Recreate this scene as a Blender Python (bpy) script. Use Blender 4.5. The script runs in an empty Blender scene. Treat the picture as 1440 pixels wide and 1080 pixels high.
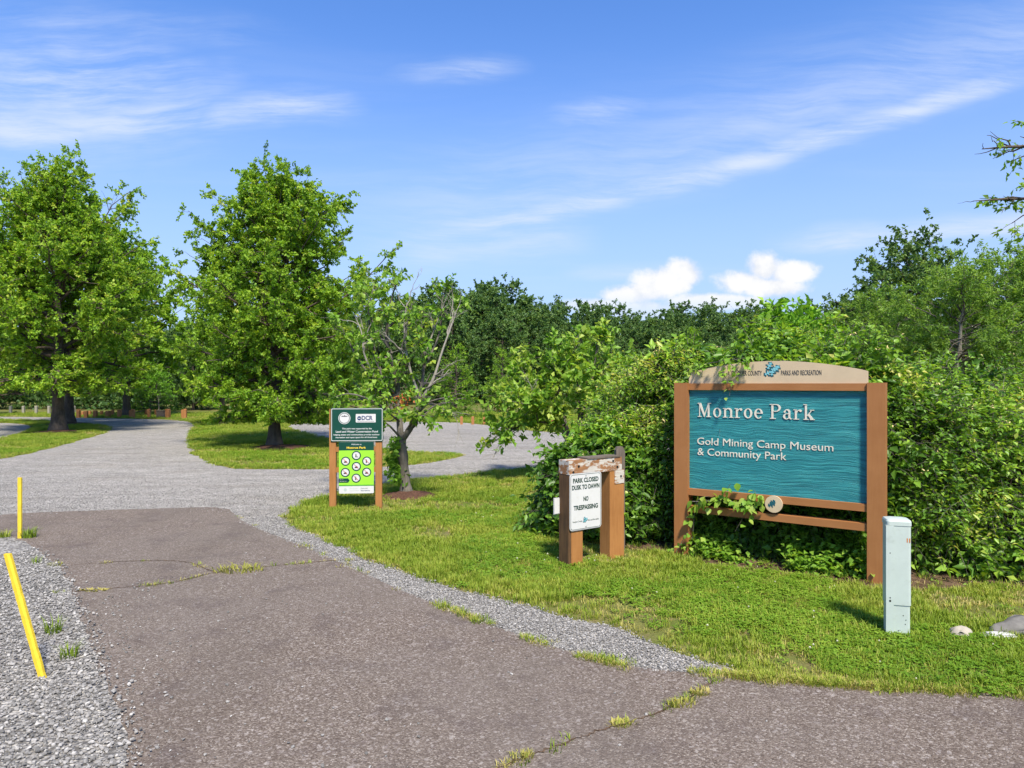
import bpy, bmesh, math, random
import numpy as np
from mathutils import Vector, Matrix
from mathutils.geometry import tessellate_polygon

S = bpy.context.scene
COL = S.collection
R = math.radians

# ------------------------------------------------------------------ camera, sky, sun, exposure
EYE = 1.8                     # eye height above the drive
F = 960.0 / 1440.0            # focal length over frame width (24 mm on 36 mm)
cam = bpy.data.cameras.new('camera')
cam.lens = 24.0; cam.sensor_width = 36.0; cam.clip_start = 0.05; cam.clip_end = 3000
camo = bpy.data.objects.new('camera', cam); COL.objects.link(camo)
camo.location = (0, 0, EYE); camo.rotation_euler = (R(90), 0, 0)
S.camera = camo

SUN_EL, SUN_AZ = 54.0, math.degrees(math.atan2(0.27, -0.92))   # azimuth clockwise from +Y
sl = bpy.data.lights.new('sun', 'SUN'); sl.energy = 3.6; sl.angle = R(8.0); sl.color = (1.0, 0.91, 0.75)
so = bpy.data.objects.new('sun', sl); COL.objects.link(so)
sd = Vector((math.sin(R(SUN_AZ)) * math.cos(R(SUN_EL)), math.cos(R(SUN_AZ)) * math.cos(R(SUN_EL)), math.sin(R(SUN_EL))))
so.rotation_euler = sd.to_track_quat('Z', 'Y').to_euler()

S.view_settings.view_transform = 'Standard'; S.view_settings.look = 'None'
S.view_settings.gamma = 1; S.view_settings.use_curve_mapping = False
S.view_settings.exposure = 1.2
S.cycles.max_bounces = 10; S.cycles.diffuse_bounces = 7; S.cycles.glossy_bounces = 2
S.cycles.transmission_bounces = 7; S.cycles.transparent_max_bounces = 4
S.cycles.use_denoising = True
S.cycles.use_adaptive_sampling = True; S.cycles.adaptive_threshold = 0.02


class NT:
    """Small helper that chains shader nodes."""
    def __init__(self, tree): self.t = tree
    def n(self, typ, **kw):
        nd = self.t.nodes.new(typ)
        ins = kw.pop('ins', {})
        for k, v in kw.items(): setattr(nd, k, v)
        for k, v in ins.items(): self.set(nd.inputs[k], v)
        return nd
    def set(self, sock, v):
        if isinstance(v, bpy.types.NodeSocket): self.t.links.new(v, sock)
        else: sock.default_value = v
    def math(self, op, a, b=0.0, c=0.0, clamp=False):
        nd = self.n('ShaderNodeMath', operation=op, use_clamp=clamp)
        self.set(nd.inputs[0], a); self.set(nd.inputs[1], b)
        if op in ('MULTIPLY_ADD', 'SMOOTH_MAX'): self.set(nd.inputs[2], c)
        return nd.outputs[0]
    def maprange(self, v, a, b, c=0.0, d=1.0, smooth=False):
        nd = self.n('ShaderNodeMapRange', interpolation_type='SMOOTHSTEP' if smooth else 'LINEAR')
        for i, x in enumerate((v, a, b, c, d)): self.set(nd.inputs[i], x)
        return nd.outputs[0]
    def mix(self, fac, a, b, blend='MIX'):
        nd = self.n('ShaderNodeMix', data_type='RGBA', blend_type=blend)
        self.set(nd.inputs[0], fac)
        for i, x in ((6, a), (7, b)):
            self.set(nd.inputs[i], tuple(x) + (1,) if isinstance(x, (tuple, list)) and len(x) == 3 else x)
        return nd.outputs[2]
    def noise(self, vec, scale, detail=3.0, rough=0.55, dist=0.0):
        nd = self.n('ShaderNodeTexNoise', ins={'Scale': scale, 'Detail': detail, 'Roughness': rough, 'Distortion': dist})
        if vec is not None: self.set(nd.inputs['Vector'], vec)
        return nd.outputs['Fac']
    def ramp(self, fac, stops):
        nd = self.n('ShaderNodeValToRGB'); e = nd.color_ramp.elements
        while len(e) < len(stops): e.new(0.5)
        for el, (p, c) in zip(e, stops): el.position = p; el.color = tuple(c) + (1,)
        self.set(nd.inputs[0], fac); return nd.outputs[0]
    def mapping(self, vec, scale=(1, 1, 1), rot=(0, 0, 0), loc=(0, 0, 0)):
        nd = self.n('ShaderNodeMapping')
        self.set(nd.inputs[0], vec); nd.inputs[1].default_value = loc; nd.inputs[2].default_value = rot; nd.inputs[3].default_value = scale
        return nd.outputs[0]


# ---- world: Nishita sky with thin cirrus and two low cumulus clouds, all as functions of direction
W = bpy.data.worlds.new('World'); S.world = W; W.use_nodes = True
for nd in list(W.node_tree.nodes): W.node_tree.nodes.remove(nd)
w = NT(W.node_tree)
sky = w.n('ShaderNodeTexSky', sky_type='NISHITA', sun_disc=False, sun_elevation=R(SUN_EL), sun_rotation=R(SUN_AZ) % (2 * math.pi),
          altitude=0, air_density=1.0, dust_density=0.35, ozone_density=3.0)
gen = w.n('ShaderNodeTexCoord').outputs['Generated']
sp = w.n('ShaderNodeSeparateXYZ', ins={0: gen})
dx, dy, dz = sp.outputs
up = w.math('MAXIMUM', dz, 0.03)
# cirrus: noise on a flat layer high above, drawn out along the wind
pl = w.n('ShaderNodeCombineXYZ', ins={0: w.math('DIVIDE', dx, up), 1: w.math('DIVIDE', dy, up), 2: 0.0}).outputs[0]
warp = w.n('ShaderNodeTexNoise', ins={'Vector': pl, 'Scale': 0.5, 'Detail': 2.0}).outputs['Color']
pw = w.n('ShaderNodeVectorMath', operation='MULTIPLY_ADD', ins={0: warp, 1: (0.9, 0.9, 0), 2: pl}).outputs[0]
cir = w.noise(w.mapping(pw, (0.30, 0.95, 1), (0, 0, R(22))), 1.1, 6.0, 0.58)
cirf = w.noise(w.mapping(pw, (0.8, 4.0, 1), (0, 0, R(25))), 1.6, 5.0, 0.62)
cirrus = w.math('MULTIPLY', w.maprange(cir, 0.50, 0.80, 0, 1, True), w.maprange(cirf, 0.25, 0.75, 0.35, 1.0))
# long drawn out streaks: great-circle bands in the tangent plane of the forward half of the sky
fy = w.math('MAXIMUM', dy, 0.05)
tu, tv = w.math('DIVIDE', dx, fy), w.math('DIVIDE', dz, fy)
fwd = w.maprange(dy, 0.1, 0.35, 0, 1, True)
tc = w.n('ShaderNodeCombineXYZ', ins={0: tu, 1: tv, 2: 0.0}).outputs[0]
nwarp = w.noise(tc, 3.0, 4.0, 0.6)
tcw = w.n('ShaderNodeVectorMath', operation='MULTIPLY_ADD', ins={0: w.n('ShaderNodeTexNoise', ins={'Vector': tc, 'Scale': 2.4, 'Detail': 3.0}).outputs['Color'], 1: (0.16, 0.10, 0), 2: tc}).outputs[0]
nfib = w.math('ADD', w.math('MULTIPLY', w.noise(w.mapping(tcw, (1.2, 9.0, 1), (0, 0, R(-13))), 2.0, 7.0, 0.66), 0.62), w.math('MULTIPLY', w.noise(w.mapping(tcw, (3.0, 30.0, 1), (0, 0, R(-17))), 2.0, 6.0, 0.68), 0.38))
def px(x, y): return (x - 720) / 960.0, (540 - y) / 960.0
def streak(p0, p1, width, strength, curve=0.0, soft=2.2):
    (a, b), (c, d) = px(*p0), px(*p1)
    L = math.hypot(c - a, d - b); ex, ey = (c - a) / L, (d - b) / L
    rx, ry = w.math('SUBTRACT', tu, a), w.math('SUBTRACT', tv, b)
    s = w.math('ADD', w.math('MULTIPLY', rx, ex), w.math('MULTIPLY', ry, ey))
    n = w.math('SUBTRACT', w.math('MULTIPLY', ry, ex), w.math('MULTIPLY', rx, ey))
    q = w.math('DIVIDE', s, L)
    bow = w.math('MULTIPLY', w.math('MULTIPLY', q, w.math('SUBTRACT', 1.0, q)), curve)
    n = w.math('ADD', n, bow)
    n = w.math('MULTIPLY_ADD', w.math('SUBTRACT', nwarp, 0.5), 0.05, n)
    # sharper lower rim, long soft upper side
    lo = w.maprange(n, -width * 0.95, width * 0.1, 0, 1, True)
    hi = w.maprange(n, 0.0, width * soft, 1, 0, True)
    ends = w.math('MULTIPLY', w.maprange(q, -0.15, 0.2, 0, 1, True), w.maprange(q, 0.85, 1.15, 1, 0, True))
    v = w.math('MULTIPLY', w.math('MULTIPLY', lo, hi), w.math('MULTIPLY', ends, strength))
    return w.math('MULTIPLY', v, w.maprange(nfib, 0.36, 0.64, 0.12, 1.0, True))
def blob(c, a, b, strength, rot=0.0):
    (cu, cv) = px(*c); ca, sa = math.cos(R(rot)), math.sin(R(rot))
    rx, ry = w.math('SUBTRACT', tu, cu), w.math('SUBTRACT', tv, cv)
    x = w.math('ADD', w.math('MULTIPLY', rx, ca / (a / 960)), w.math('MULTIPLY', ry, sa / (a / 960)))
    y = w.math('SUBTRACT', w.math('MULTIPLY', ry, ca / (b / 960)), w.math('MULTIPLY', rx, sa / (b / 960)))
    d = w.math('SQRT', w.math('ADD', w.math('MULTIPLY', x, x), w.math('MULTIPLY', y, y)))
    d = w.math('MULTIPLY_ADD', w.math('SUBTRACT', nwarp, 0.5), 1.8, d)
    v = w.maprange(d, -0.3, 1.25, strength, 0.0, True)
    return w.math('MULTIPLY', v, w.maprange(nfib, 0.36, 0.66, 0.0, 1.0, True))
wisps = [streak((560, 345), (1470, 92), 0.026, 0.85, 0.09, 1.6), streak((520, 330), (1480, 60), 0.07, 0.38, 0.10, 2.4), streak((960, 215), (1500, 40), 0.05, 0.45, 0.02),
         streak((1110, 349), (1500, 315), 0.018, 0.85, 0.02), streak((270, 178), (500, 158), 0.030, 0.85, -0.03, 1.6), streak((-120, 190), (300, 165), 0.040, 0.8, 0.04, 2.0),
         blob((90, 120), 260, 120, 1.0, -12), blob((850, 160), 100, 30, 0.8, 4), blob((650, 98), 110, 24, 0.65, 3), blob((60, 30), 300, 50, 0.5, -4),
         streak((560, 365), (820, 330), 0.05, 0.5), streak((800, 390), (980, 388), 0.012, 0.4), blob((260, 390), 60, 45, 0.5, 20)]
acc = w.math('MULTIPLY', cirrus, w.maprange(fwd, 0.0, 1.0, 0.85, 0.22))  # cirrus thickened outside the view, added to raise the fill light
for x in wisps: acc = w.math('MAXIMUM', acc, w.math('MULTIPLY', x, fwd))
# cumulus: union of soft lobes with a billowy edge
cb = w.noise(tc, 20.0, 8.0, 0.62); cb2 = w.noise(tc, 9.0, 4.0, 0.6)
field = None
for (cx_, cy_, a, b) in ((962, 384, 34, 26), (925, 400, 50, 24), (885, 416, 60, 20), (840, 430, 60, 16), (900, 436, 95, 20), (945, 394, 42, 24), (912, 410, 50, 22),
                         (1075, 376, 36, 28), (1110, 384, 48, 22), (1045, 396, 55, 22), (1085, 404, 70, 18), (1000, 425, 90, 16)):
    cu, cv = px(cx_, cy_)
    x = w.math('DIVIDE', w.math('SUBTRACT', tu, cu), a / 960.0); y = w.math('DIVIDE', w.math('SUBTRACT', tv, cv), b / 960.0)
    d = w.math('SUBTRACT', 1.0, w.math('SQRT', w.math('ADD', w.math('MULTIPLY', x, x), w.math('MULTIPLY', y, y))))
    field = d if field is None else w.math('MAXIMUM', field, d)
field = w.math('MULTIPLY_ADD', w.math('SUBTRACT', cb, 0.5), 1.3, field)
field = w.math('MULTIPLY_ADD', w.math('SUBTRACT', cb2, 0.5), 0.8, field)
base_fade = w.maprange(tv, px(0, 448)[1], px(0, 408)[1], 0.35, 1.0, True)
cum = w.math('MULTIPLY', w.math('MULTIPLY', w.maprange(field, 0.0, 0.55, 0, 1, True), base_fade), fwd)
hz = w.maprange(dz, 0.0, 0.50, 0.85, 0.0, True)                 # the paler sky near the horizon, all round
SKY_TINT, SKY_K = (0.57, 0.82, 1.18), 0.094
skyc = w.mix(1.0, sky.outputs[0], SKY_TINT, 'MULTIPLY')
white = w.mix(0.0, (6.2, 6.9, 8.6), (0, 0, 0))
c1 = w.mix(hz, skyc, (2.45, 3.05, 4.2))
c2 = w.mix(acc, c1, (3.6, 4.0, 4.9))
c3 = w.mix(cum, c2, w.mix(w.maprange(w.math('ADD', cb, w.math('MULTIPLY', field, 0.25)), 0.38, 0.72, 0, 1, True), (3.75, 3.95, 4.35), (4.65, 4.66, 4.7)))
bg = w.n('ShaderNodeBackground', ins={'Color': c3, 'Strength': SKY_K})
w.t.links.new(bg.outputs[0], w.n('ShaderNodeOutputWorld').inputs[0])

# ------------------------------------------------------------------ object helpers
def tag(o, label=None, cat=None, group=None, kind=None):
    if label: o['label'] = label
    if cat: o['category'] = cat
    if group: o['group'] = group
    if kind: o['kind'] = kind
    return o
def empty(name, loc, rz=0.0, label=None, cat=None, group=None):
    o = bpy.data.objects.new(name, None); COL.objects.link(o)
    o.location = loc; o.rotation_euler = (0, 0, rz); o.empty_display_size = 0.2
    return tag(o, label, cat, group)
def link(name, me, m=None, parent=None, smooth=False):
    o = bpy.data.objects.new(name, me); COL.objects.link(o)
    if m is not None and not me.materials: me.materials.append(m)
    if parent is not None: o.parent = parent
    if smooth: me.shade_smooth()
    return o
def arr_mesh(name, V, Fc, tint=None):
    V = np.ascontiguousarray(V, np.float32); Fc = np.ascontiguousarray(Fc, np.int32)
    me = bpy.data.meshes.new(name); k = Fc.shape[1]; M = len(Fc)
    me.vertices.add(len(V)); me.vertices.foreach_set('co', V.ravel())
    me.loops.add(M * k); me.loops.foreach_set('vertex_index', Fc.ravel())
    me.polygons.add(M); me.polygons.foreach_set('loop_start', np.arange(M, dtype=np.int32) * k)
    me.update(calc_edges=True)
    if tint is not None:
        at = me.attributes.new('tint', 'FLOAT', 'FACE'); at.data.foreach_set('value', np.ascontiguousarray(tint, np.float32))
    return me
def bm_obj(name, bm, m, parent=None, bevel=0.0, seg=2, smooth=False):
    if bevel > 0:
        bmesh.ops.bevel(bm, geom=[e for e in bm.edges if e.calc_face_angle(0) > 0.5], offset=bevel, segments=seg, profile=0.6, affect='EDGES', clamp_overlap=True)
    bmesh.ops.recalc_face_normals(bm, faces=bm.faces)
    me = bpy.data.meshes.new(name); bm.to_mesh(me); bm.free()
    return link(name, me, m, parent, smooth)
def add_box(bm, x0, x1, y0, y1, z0, z1, mat=None):
    vs = [bm.verts.new((x, y, z)) for z in (z0, z1) for y in (y0, y1) for x in (x0, x1)]
    for f in ((0, 2, 3, 1), (4, 5, 7, 6), (0, 1, 5, 4), (2, 6, 7, 3), (0, 4, 6, 2), (1, 3, 7, 5)):
        bm.faces.new([vs[i] for i in f])
    if mat is not None: bmesh.ops.transform(bm, matrix=mat, verts=vs)
    return vs
def box_obj(name, x0, x1, y0, y1, z0, z1, m, parent=None, bevel=0.006, cuts=0, wob=0.0, seed=0):
    bm = bmesh.new(); add_box(bm, x0, x1, y0, y1, z0, z1)
    return bm_obj(name, bm, m, parent, bevel)
def prism(bm, pts, y0, y1):
    """pts in x,z; extruded along y from y0 (front) to y1."""
    a = [bm.verts.new((x, y0, z)) for x, z in pts]; b = [bm.verts.new((x, y1, z)) for x, z in pts]
    bm.faces.new(a); bm.faces.new(b[::-1]); n = len(pts)
    for i in range(n): bm.faces.new((a[i], b[i], b[(i + 1) % n], a[(i + 1) % n]))
def prism_obj(name, pts, y0, y1, m, parent=None, bevel=0.0):
    bm = bmesh.new(); prism(bm, pts, y0, y1); return bm_obj(name, bm, m, parent, bevel, 1)
def circle_pts(cx, cz, r, n=32): return [(cx + r * math.cos(2 * math.pi * i / n), cz + r * math.sin(2 * math.pi * i / n)) for i in range(n)]
def rrect(x0, x1, z0, z1, r, n=5):
    out = []
    for cx, cz, a0 in ((x1 - r, z1 - r, 0), (x0 + r, z1 - r, 90), (x0 + r, z0 + r, 180), (x1 - r, z0 + r, 270)):
        out += [(cx + r * math.cos(R(a0 + 90 * i / n)), cz + r * math.sin(R(a0 + 90 * i / n))) for i in range(n + 1)]
    return out
_H = {}
def text_obj(name, body, x0, width, zbase, cap, y, m, parent, depth=0.002, bold=0.0, align='L', shear=0.0):
    """Raised lettering on a face that looks along -y. width None keeps the font's own proportions."""
    def mk(b):
        cu = bpy.data.curves.new(name, 'FONT'); cu.body = b; cu.size = 1; cu.offset = bold; cu.extrude = 0.5; cu.resolution_u = 3; cu.shear = shear
        o = bpy.data.objects.new(name, cu); COL.objects.link(o)
        me = bpy.data.meshes.new_from_object(o.evaluated_get(bpy.context.evaluated_depsgraph_get()))
        bpy.data.objects.remove(o); bpy.data.curves.remove(cu); return me
    if bold not in _H:
        bpy.context.view_layer.update(); h = mk('H'); _H[bold] = max(v.co.y for v in h.vertices); bpy.data.meshes.remove(h)
    me = mk(body); n = len(me.vertices); co = np.empty(n * 3, np.float32); me.vertices.foreach_get('co', co); co = co.reshape(-1, 3)
    sz = cap / _H[bold]; mn, mx = co[:, 0].min(), co[:, 0].max(); sx = sz if width is None else width / (mx - mn)
    wd = (mx - mn) * sx; off = 0 if align == 'L' else (-wd / 2 if align == 'C' else -wd)
    out = np.stack([(co[:, 0] - mn) * sx + x0 + off, y - (co[:, 2] + 0.5) * depth, co[:, 1] * sz + zbase], 1)
    me.vertices.foreach_set('co', out.astype(np.float32).ravel()); me.update()
    me.materials.clear(); me.name = name
    return link(name, me, m, parent)
def G(x, y):
    """Ground point seen at this place of the photograph (1440 x 1080, horizon at 540)."""
    Z = 960 * EYE / (y - 540.0); return ((x - 720) / 960.0 * Z, Z)

# ------------------------------------------------------------------ materials
def new_mat(name):
    m = bpy.data.materials.new(name); m.use_nodes = True
    for nd in list(m.node_tree.nodes): m.node_tree.nodes.remove(nd)
    return m, NT(m.node_tree)
def finish(t, shader): t.t.links.new(shader, t.n('ShaderNodeOutputMaterial').inputs[0])
def principled(t, color, rough=0.6, spec=0.35, bump=None, strength=0.3, dist=0.01, metallic=0.0, k=0.82):
    p = t.n('ShaderNodeBsdfPrincipled')
    if k != 1: color = t.mix(1.0, color, (k, k, k), 'MULTIPLY')      # all paints and stones kept at real-world reflectance
    t.set(p.inputs['Base Color'], tuple(color) + (1,) if isinstance(color, (tuple, list)) and len(color) == 3 else color)
    t.set(p.inputs['Roughness'], rough); t.set(p.inputs['Specular IOR Level'], spec); p.inputs['Metallic'].default_value = metallic
    if bump is not None:
        b = t.n('ShaderNodeBump', ins={'Height': bump, 'Strength': strength, 'Distance': dist}); t.t.links.new(b.outputs[0], p.inputs['Normal'])
    return p.outputs[0]
def plain(name, c, rough=0.55, var=0.12, scale=8.0, spec=0.3, bump=0.0, bscale=60.0, grime=None):
    """Paint or metal with slight unevenness, a little dirt and fine relief."""
    m, t = new_mat(name); oc = t.n('ShaderNodeTexCoord').outputs['Object']
    n = t.noise(oc, scale, 5.0, 0.6)
    col = t.mix(t.maprange(n, 0.3, 0.7), tuple(x * (1 - var) for x in c), tuple(min(1, x * (1 + var)) for x in c))
    if grime:
        g = t.maprange(t.noise(oc, scale * 2.3, 6.0, 0.7), 0.56, 0.72, 0, grime[0]); col = t.mix(g, col, grime[1])
    finish(t, principled(t, col, t.maprange(n, 0.2, 0.8, rough - 0.08, rough + 0.1), spec, t.noise(oc, bscale, 4.0) if bump else None, bump, 0.004))
    return m
def wood(name, c0, c1, axis='z', rough=0.7, grain=1.0, wear=None, spec=0.25):
    """Timber: grain drawn out along one axis of the piece, wear patches of another colour."""
    m, t = new_mat(name); oc = t.n('ShaderNodeTexCoord').outputs['Object']
    sc = {'z': (34, 34, 2.2), 'x': (2.2, 34, 34)}[axis]
    g = t.noise(t.mapping(oc, sc), 1.6, 6.0, 0.62, 0.4); blot = t.noise(oc, 3.2, 4.0, 0.6)
    col = t.mix(t.maprange(t.math('ADD', t.math('MULTIPLY', g, 0.65 * grain), t.math('MULTIPLY', blot, 0.5)), 0.35, 0.8), c0, c1)
    if wear:
        f = t.maprange(t.noise(t.mapping(oc, {'z': (9, 9, 4), 'x': (4, 9, 9)}[axis]), 1.7, 6.0, 0.68), wear[0], wear[0] + 0.07, 0, 1)
        col = t.mix(f, col, t.mix(g, wear[1], wear[2]))
    finish(t, principled(t, col, rough, spec, g, 0.35 * grain, 0.004)); return m
def leaf_mat(name, stops, trans=0.45, rough=0.5, spec=0.3, tmul=(1.35, 1.25, 0.55)):
    """Leaf: colour by the attribute tint (age and kind, in places painted sun or shade), light passing through from behind."""
    m, t = new_mat(name)
    a = t.n('ShaderNodeAttribute', attribute_name='tint').outputs['Fac']
    col = t.ramp(a, stops)
    p = principled(t, col, rough, spec, k=1)
    tr = t.n('ShaderNodeBsdfTranslucent', ins={'Color': t.mix(1.0, col, tmul, 'MULTIPLY')})
    mx = t.n('ShaderNodeMixShader', ins={0: trans, 1: p, 2: tr.outputs[0]}); finish(t, mx.outputs[0]); return m
def bark(name, c0, c1, scale=14.0, strength=0.8):
    m, t = new_mat(name); oc = t.n('ShaderNodeTexCoord').outputs['Object']
    g = t.noise(t.mapping(oc, (1, 1, 0.22)), scale, 6.0, 0.68, 0.6); b = t.noise(oc, 2.2, 3.0)
    col = t.mix(t.maprange(t.math('ADD', t.math('MULTIPLY', g, 0.7), t.math('MULTIPLY', b, 0.35)), 0.32, 0.72), c0, c1)
    finish(t, principled(t, col, 0.9, 0.15, g, strength, 0.03)); return m

OAK = [(0.0, (0.0954, 0.204, 0.0165)), (0.4, (0.191, 0.3608, 0.0275)), (0.8, (0.3341, 0.5, 0.0404)), (1.0, (0.45, 0.5, 0.0826))]
WOOD_L = [(0.0, (0.0551, 0.1193, 0.0367)), (0.5, (0.1056, 0.202, 0.0505)), (1.0, (0.218, 0.3213, 0.078))]
DOG = [(0.0, (0.0921, 0.2117, 0.0231)), (0.5, (0.2049, 0.3849, 0.0428)), (1.0, (0.4099, 0.5, 0.098))]
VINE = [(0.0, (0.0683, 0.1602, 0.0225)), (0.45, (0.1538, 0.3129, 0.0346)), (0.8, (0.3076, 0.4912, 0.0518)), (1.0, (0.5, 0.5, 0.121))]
FRESH = [(0.0, (0.11, 0.275, 0.022)), (0.6, (0.209, 0.429, 0.0385)), (1.0, (0.33, 0.517, 0.066))]
PINE = [(0.0, (0.0674, 0.1642, 0.0242)), (0.5, (0.155, 0.3024, 0.0415)), (1.0, (0.2696, 0.4147, 0.0864))]
M = {
    'oak_leaf': leaf_mat('oak leaf', OAK), 'wood_leaf': leaf_mat('far wood leaf', WOOD_L, 0.4), 'dog_leaf': leaf_mat('dogwood leaf', DOG, 0.45, 0.45),
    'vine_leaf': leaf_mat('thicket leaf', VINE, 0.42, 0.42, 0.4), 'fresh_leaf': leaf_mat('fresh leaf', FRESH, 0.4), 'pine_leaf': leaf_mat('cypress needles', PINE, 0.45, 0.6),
    'bark': bark('oak bark', (0.048, 0.038, 0.030), (0.175, 0.14, 0.112)), 'bark_grey': bark('grey bark', (0.07, 0.06, 0.05), (0.24, 0.22, 0.19)),
    'dead': bark('dead grey wood', (0.20, 0.18, 0.15), (0.44, 0.41, 0.36), 30, 0.3),
    'brown': wood('brown stained timber', (0.335, 0.142, 0.048), (0.45, 0.208, 0.078), 'z', 0.62, 0.55),
    'brown_x': wood('brown stained rail', (0.340, 0.142, 0.048), (0.44, 0.202, 0.076), 'x', 0.62, 0.55),
    'orange': wood('orange stained timber', (0.30, 0.125, 0.036), (0.46, 0.215, 0.070), 'z', 0.7, 1.0),
    'peeled': wood('peeling painted beam', (0.19, 0.10, 0.055), (0.42, 0.20, 0.08), 'x', 0.8, 1.0, (0.47, (0.40, 0.36, 0.30), (0.72, 0.69, 0.64))),
    'shade_wood': wood('weathered timber with painted shade', (0.055, 0.032, 0.018), (0.20, 0.105, 0.045), 'z', 0.8, 1.0),
    'grey_wood': wood('grey weathered timber', (0.085, 0.066, 0.050), (0.21, 0.175, 0.145), 'z', 0.85, 1.0),
    'tan': plain('tan paint', (0.60, 0.475, 0.315), 0.6, 0.05), 'cream': plain('cream lettering paint', (0.72, 0.67, 0.57), 0.55, 0.04),
    'ink': plain('dark grey print', (0.035, 0.04, 0.045), 0.5), 'ink_teal': plain('dark teal print', (0.012, 0.10, 0.13), 0.5), 'ink_cyan': plain('pale cyan print', (0.20, 0.52, 0.58), 0.5),
    'white': plain('white sheet', (0.66, 0.66, 0.65), 0.4, 0.04, grime=(0.35, (0.5, 0.48, 0.42))), 'alu': plain('aluminium edge', (0.42, 0.42, 0.42), 0.4),
    'green_ink': plain('dark green print', (0.010, 0.045, 0.030), 0.5), 'dgreen': plain('dark green panel', (0.006, 0.062, 0.042), 0.4, 0.08), 'lime': plain('lime green panel', (0.32, 0.72, 0.045), 0.45, 0.04),
    'gold': plain('yellow print', (0.85, 0.60, 0.05), 0.5), 'green2': plain('mid green print', (0.10, 0.38, 0.03), 0.5), 'blue': plain('navy print', (0.02, 0.05, 0.14), 0.5), 'red': plain('red print', (0.55, 0.03, 0.03), 0.5),
    'pedestal': plain('pale grey green enamel', (0.49, 0.57, 0.53), 0.42, 0.05, 6, 0.4, 0.05, 40, (0.4, (0.33, 0.38, 0.34))), 'black': plain('black', (0.012, 0.012, 0.012), 0.6), 'rust': plain('rusty orange mark', (0.50, 0.17, 0.03), 0.6),
    'yellow': plain('yellow marker paint', (0.80, 0.58, 0.04), 0.55, 0.12, 20, 0.3, 0.3, 120, (0.5, (0.62, 0.42, 0.08))),
    'bollard': wood('bollard timber', (0.30, 0.125, 0.045), (0.47, 0.22, 0.085), 'z', 0.75, 1.0), 'bollard_grey': wood('grey bollard timber', (0.26, 0.25, 0.21), (0.42, 0.40, 0.34), 'z', 0.85),
    'steel': plain('galvanised steel', (0.35, 0.36, 0.36), 0.45, 0.1), 'bin': plain('green bin paint', (0.02, 0.17, 0.12), 0.5, 0.1),
}
# teal sandblasted panel: raised grain waves
m, t = new_mat('teal sandblasted cedar'); oc = t.n('ShaderNodeTexCoord').outputs['Object']
big = t.noise(t.mapping(oc, (1.5, 1, 2.2)), 1.3, 2.0)
bent = t.n('ShaderNodeVectorMath', operation='MULTIPLY_ADD', ins={0: t.n('ShaderNodeCombineXYZ', ins={0: 0.0, 1: 0.0, 2: big}).outputs[0], 1: (0, 0, 0.16), 2: oc}).outputs[0]
gr = t.noise(t.mapping(bent, (2.0, 1, 64)), 1.0, 5.0, 0.6); gr2 = t.noise(t.mapping(bent, (5.0, 1, 190)), 1.0, 3.0, 0.6)
hgt = t.math('ADD', t.math('MULTIPLY', gr, 0.75), t.math('MULTIPLY', gr2, 0.35))
col = t.ramp(hgt, [(0.36, (0.010, 0.105, 0.135)), (0.54, (0.020, 0.212, 0.240)), (0.70, (0.046, 0.325, 0.340)), (0.84, (0.14, 0.46, 0.46))])
finish(t, principled(t, col, 0.5, 0.35, hgt, 0.9, 0.012)); M['teal'] = m

# ground surfaces
m, t = new_mat('lawn soil and thatch'); po = t.n('ShaderNodeNewGeometry').outputs['Position']
n1 = t.noise(po, 0.55, 5.0, 0.62); n2 = t.noise(po, 6.0, 6.0, 0.7); n3 = t.noise(po, 45.0, 4.0, 0.7)
col = t.mix(t.maprange(n1, 0.40, 0.62), (0.120, 0.180, 0.026), (0.235, 0.225, 0.070))
col = t.mix(t.maprange(n2, 0.50, 0.66), col, (0.27, 0.205, 0.110)); col = t.mix(t.maprange(n3, 0.38, 0.68, 0, 0.75), col, (0.075, 0.070, 0.026))
finish(t, principled(t, col, 0.95, 0.1, n3, 0.6, 0.03)); M['lawn'] = m
m, t = new_mat('purplish old asphalt'); po = t.n('ShaderNodeNewGeometry').outputs['Position']
vo = t.n('ShaderNodeTexVoronoi', ins={'Vector': po, 'Scale': 120.0, 'Randomness': 1.0}); sv = t.n('ShaderNodeSeparateColor', ins={0: vo.outputs['Color']})
vb = t.n('ShaderNodeTexVoronoi', ins={'Vector': po, 'Scale': 62.0, 'Randomness': 1.0}); sb = t.n('ShaderNodeSeparateColor', ins={0: vb.outputs['Color']})
col = t.ramp(sv.outputs[0], [(0.0, (0.090, 0.067, 0.053)), (0.45, (0.156, 0.123, 0.100)), (0.82, (0.216, 0.177, 0.148)), (1.0, (0.36, 0.315, 0.275))])
col = t.mix(t.maprange(sb.outputs[1], 0.88, 0.92, 0, 0.6), col, t.mix(sb.outputs[0], (0.16, 0.12, 0.11), (0.46, 0.42, 0.39)))
n1 = t.noise(po, 0.45, 5.0, 0.6); n2 = t.noise(po, 2.6, 5.0, 0.65)
col = t.mix(t.maprange(n1, 0.40, 0.62, 0, 0.40), col, (0.180, 0.156, 0.138))
trk = t.noise(t.mapping(po, (1.5, 0.28, 1), (0, 0, R(-14))), 1.0, 4.0, 0.6); col = t.mix(t.maprange(trk, 0.46, 0.70, 0, 0.26, True), col, (0.100, 0.080, 0.066)); col = t.mix(t.maprange(n2, 0.52, 0.72, 0, 0.5), col, (0.088, 0.068, 0.066))
hh = t.math('ADD', t.math('MULTIPLY', vo.outputs['Distance'], -1.0), t.math('MULTIPLY', vb.outputs['Distance'], -0.5))
finish(t, principled(t, col, 0.92, 0.2, hh, 0.55, 0.008)); M['asphalt'] = m
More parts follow.
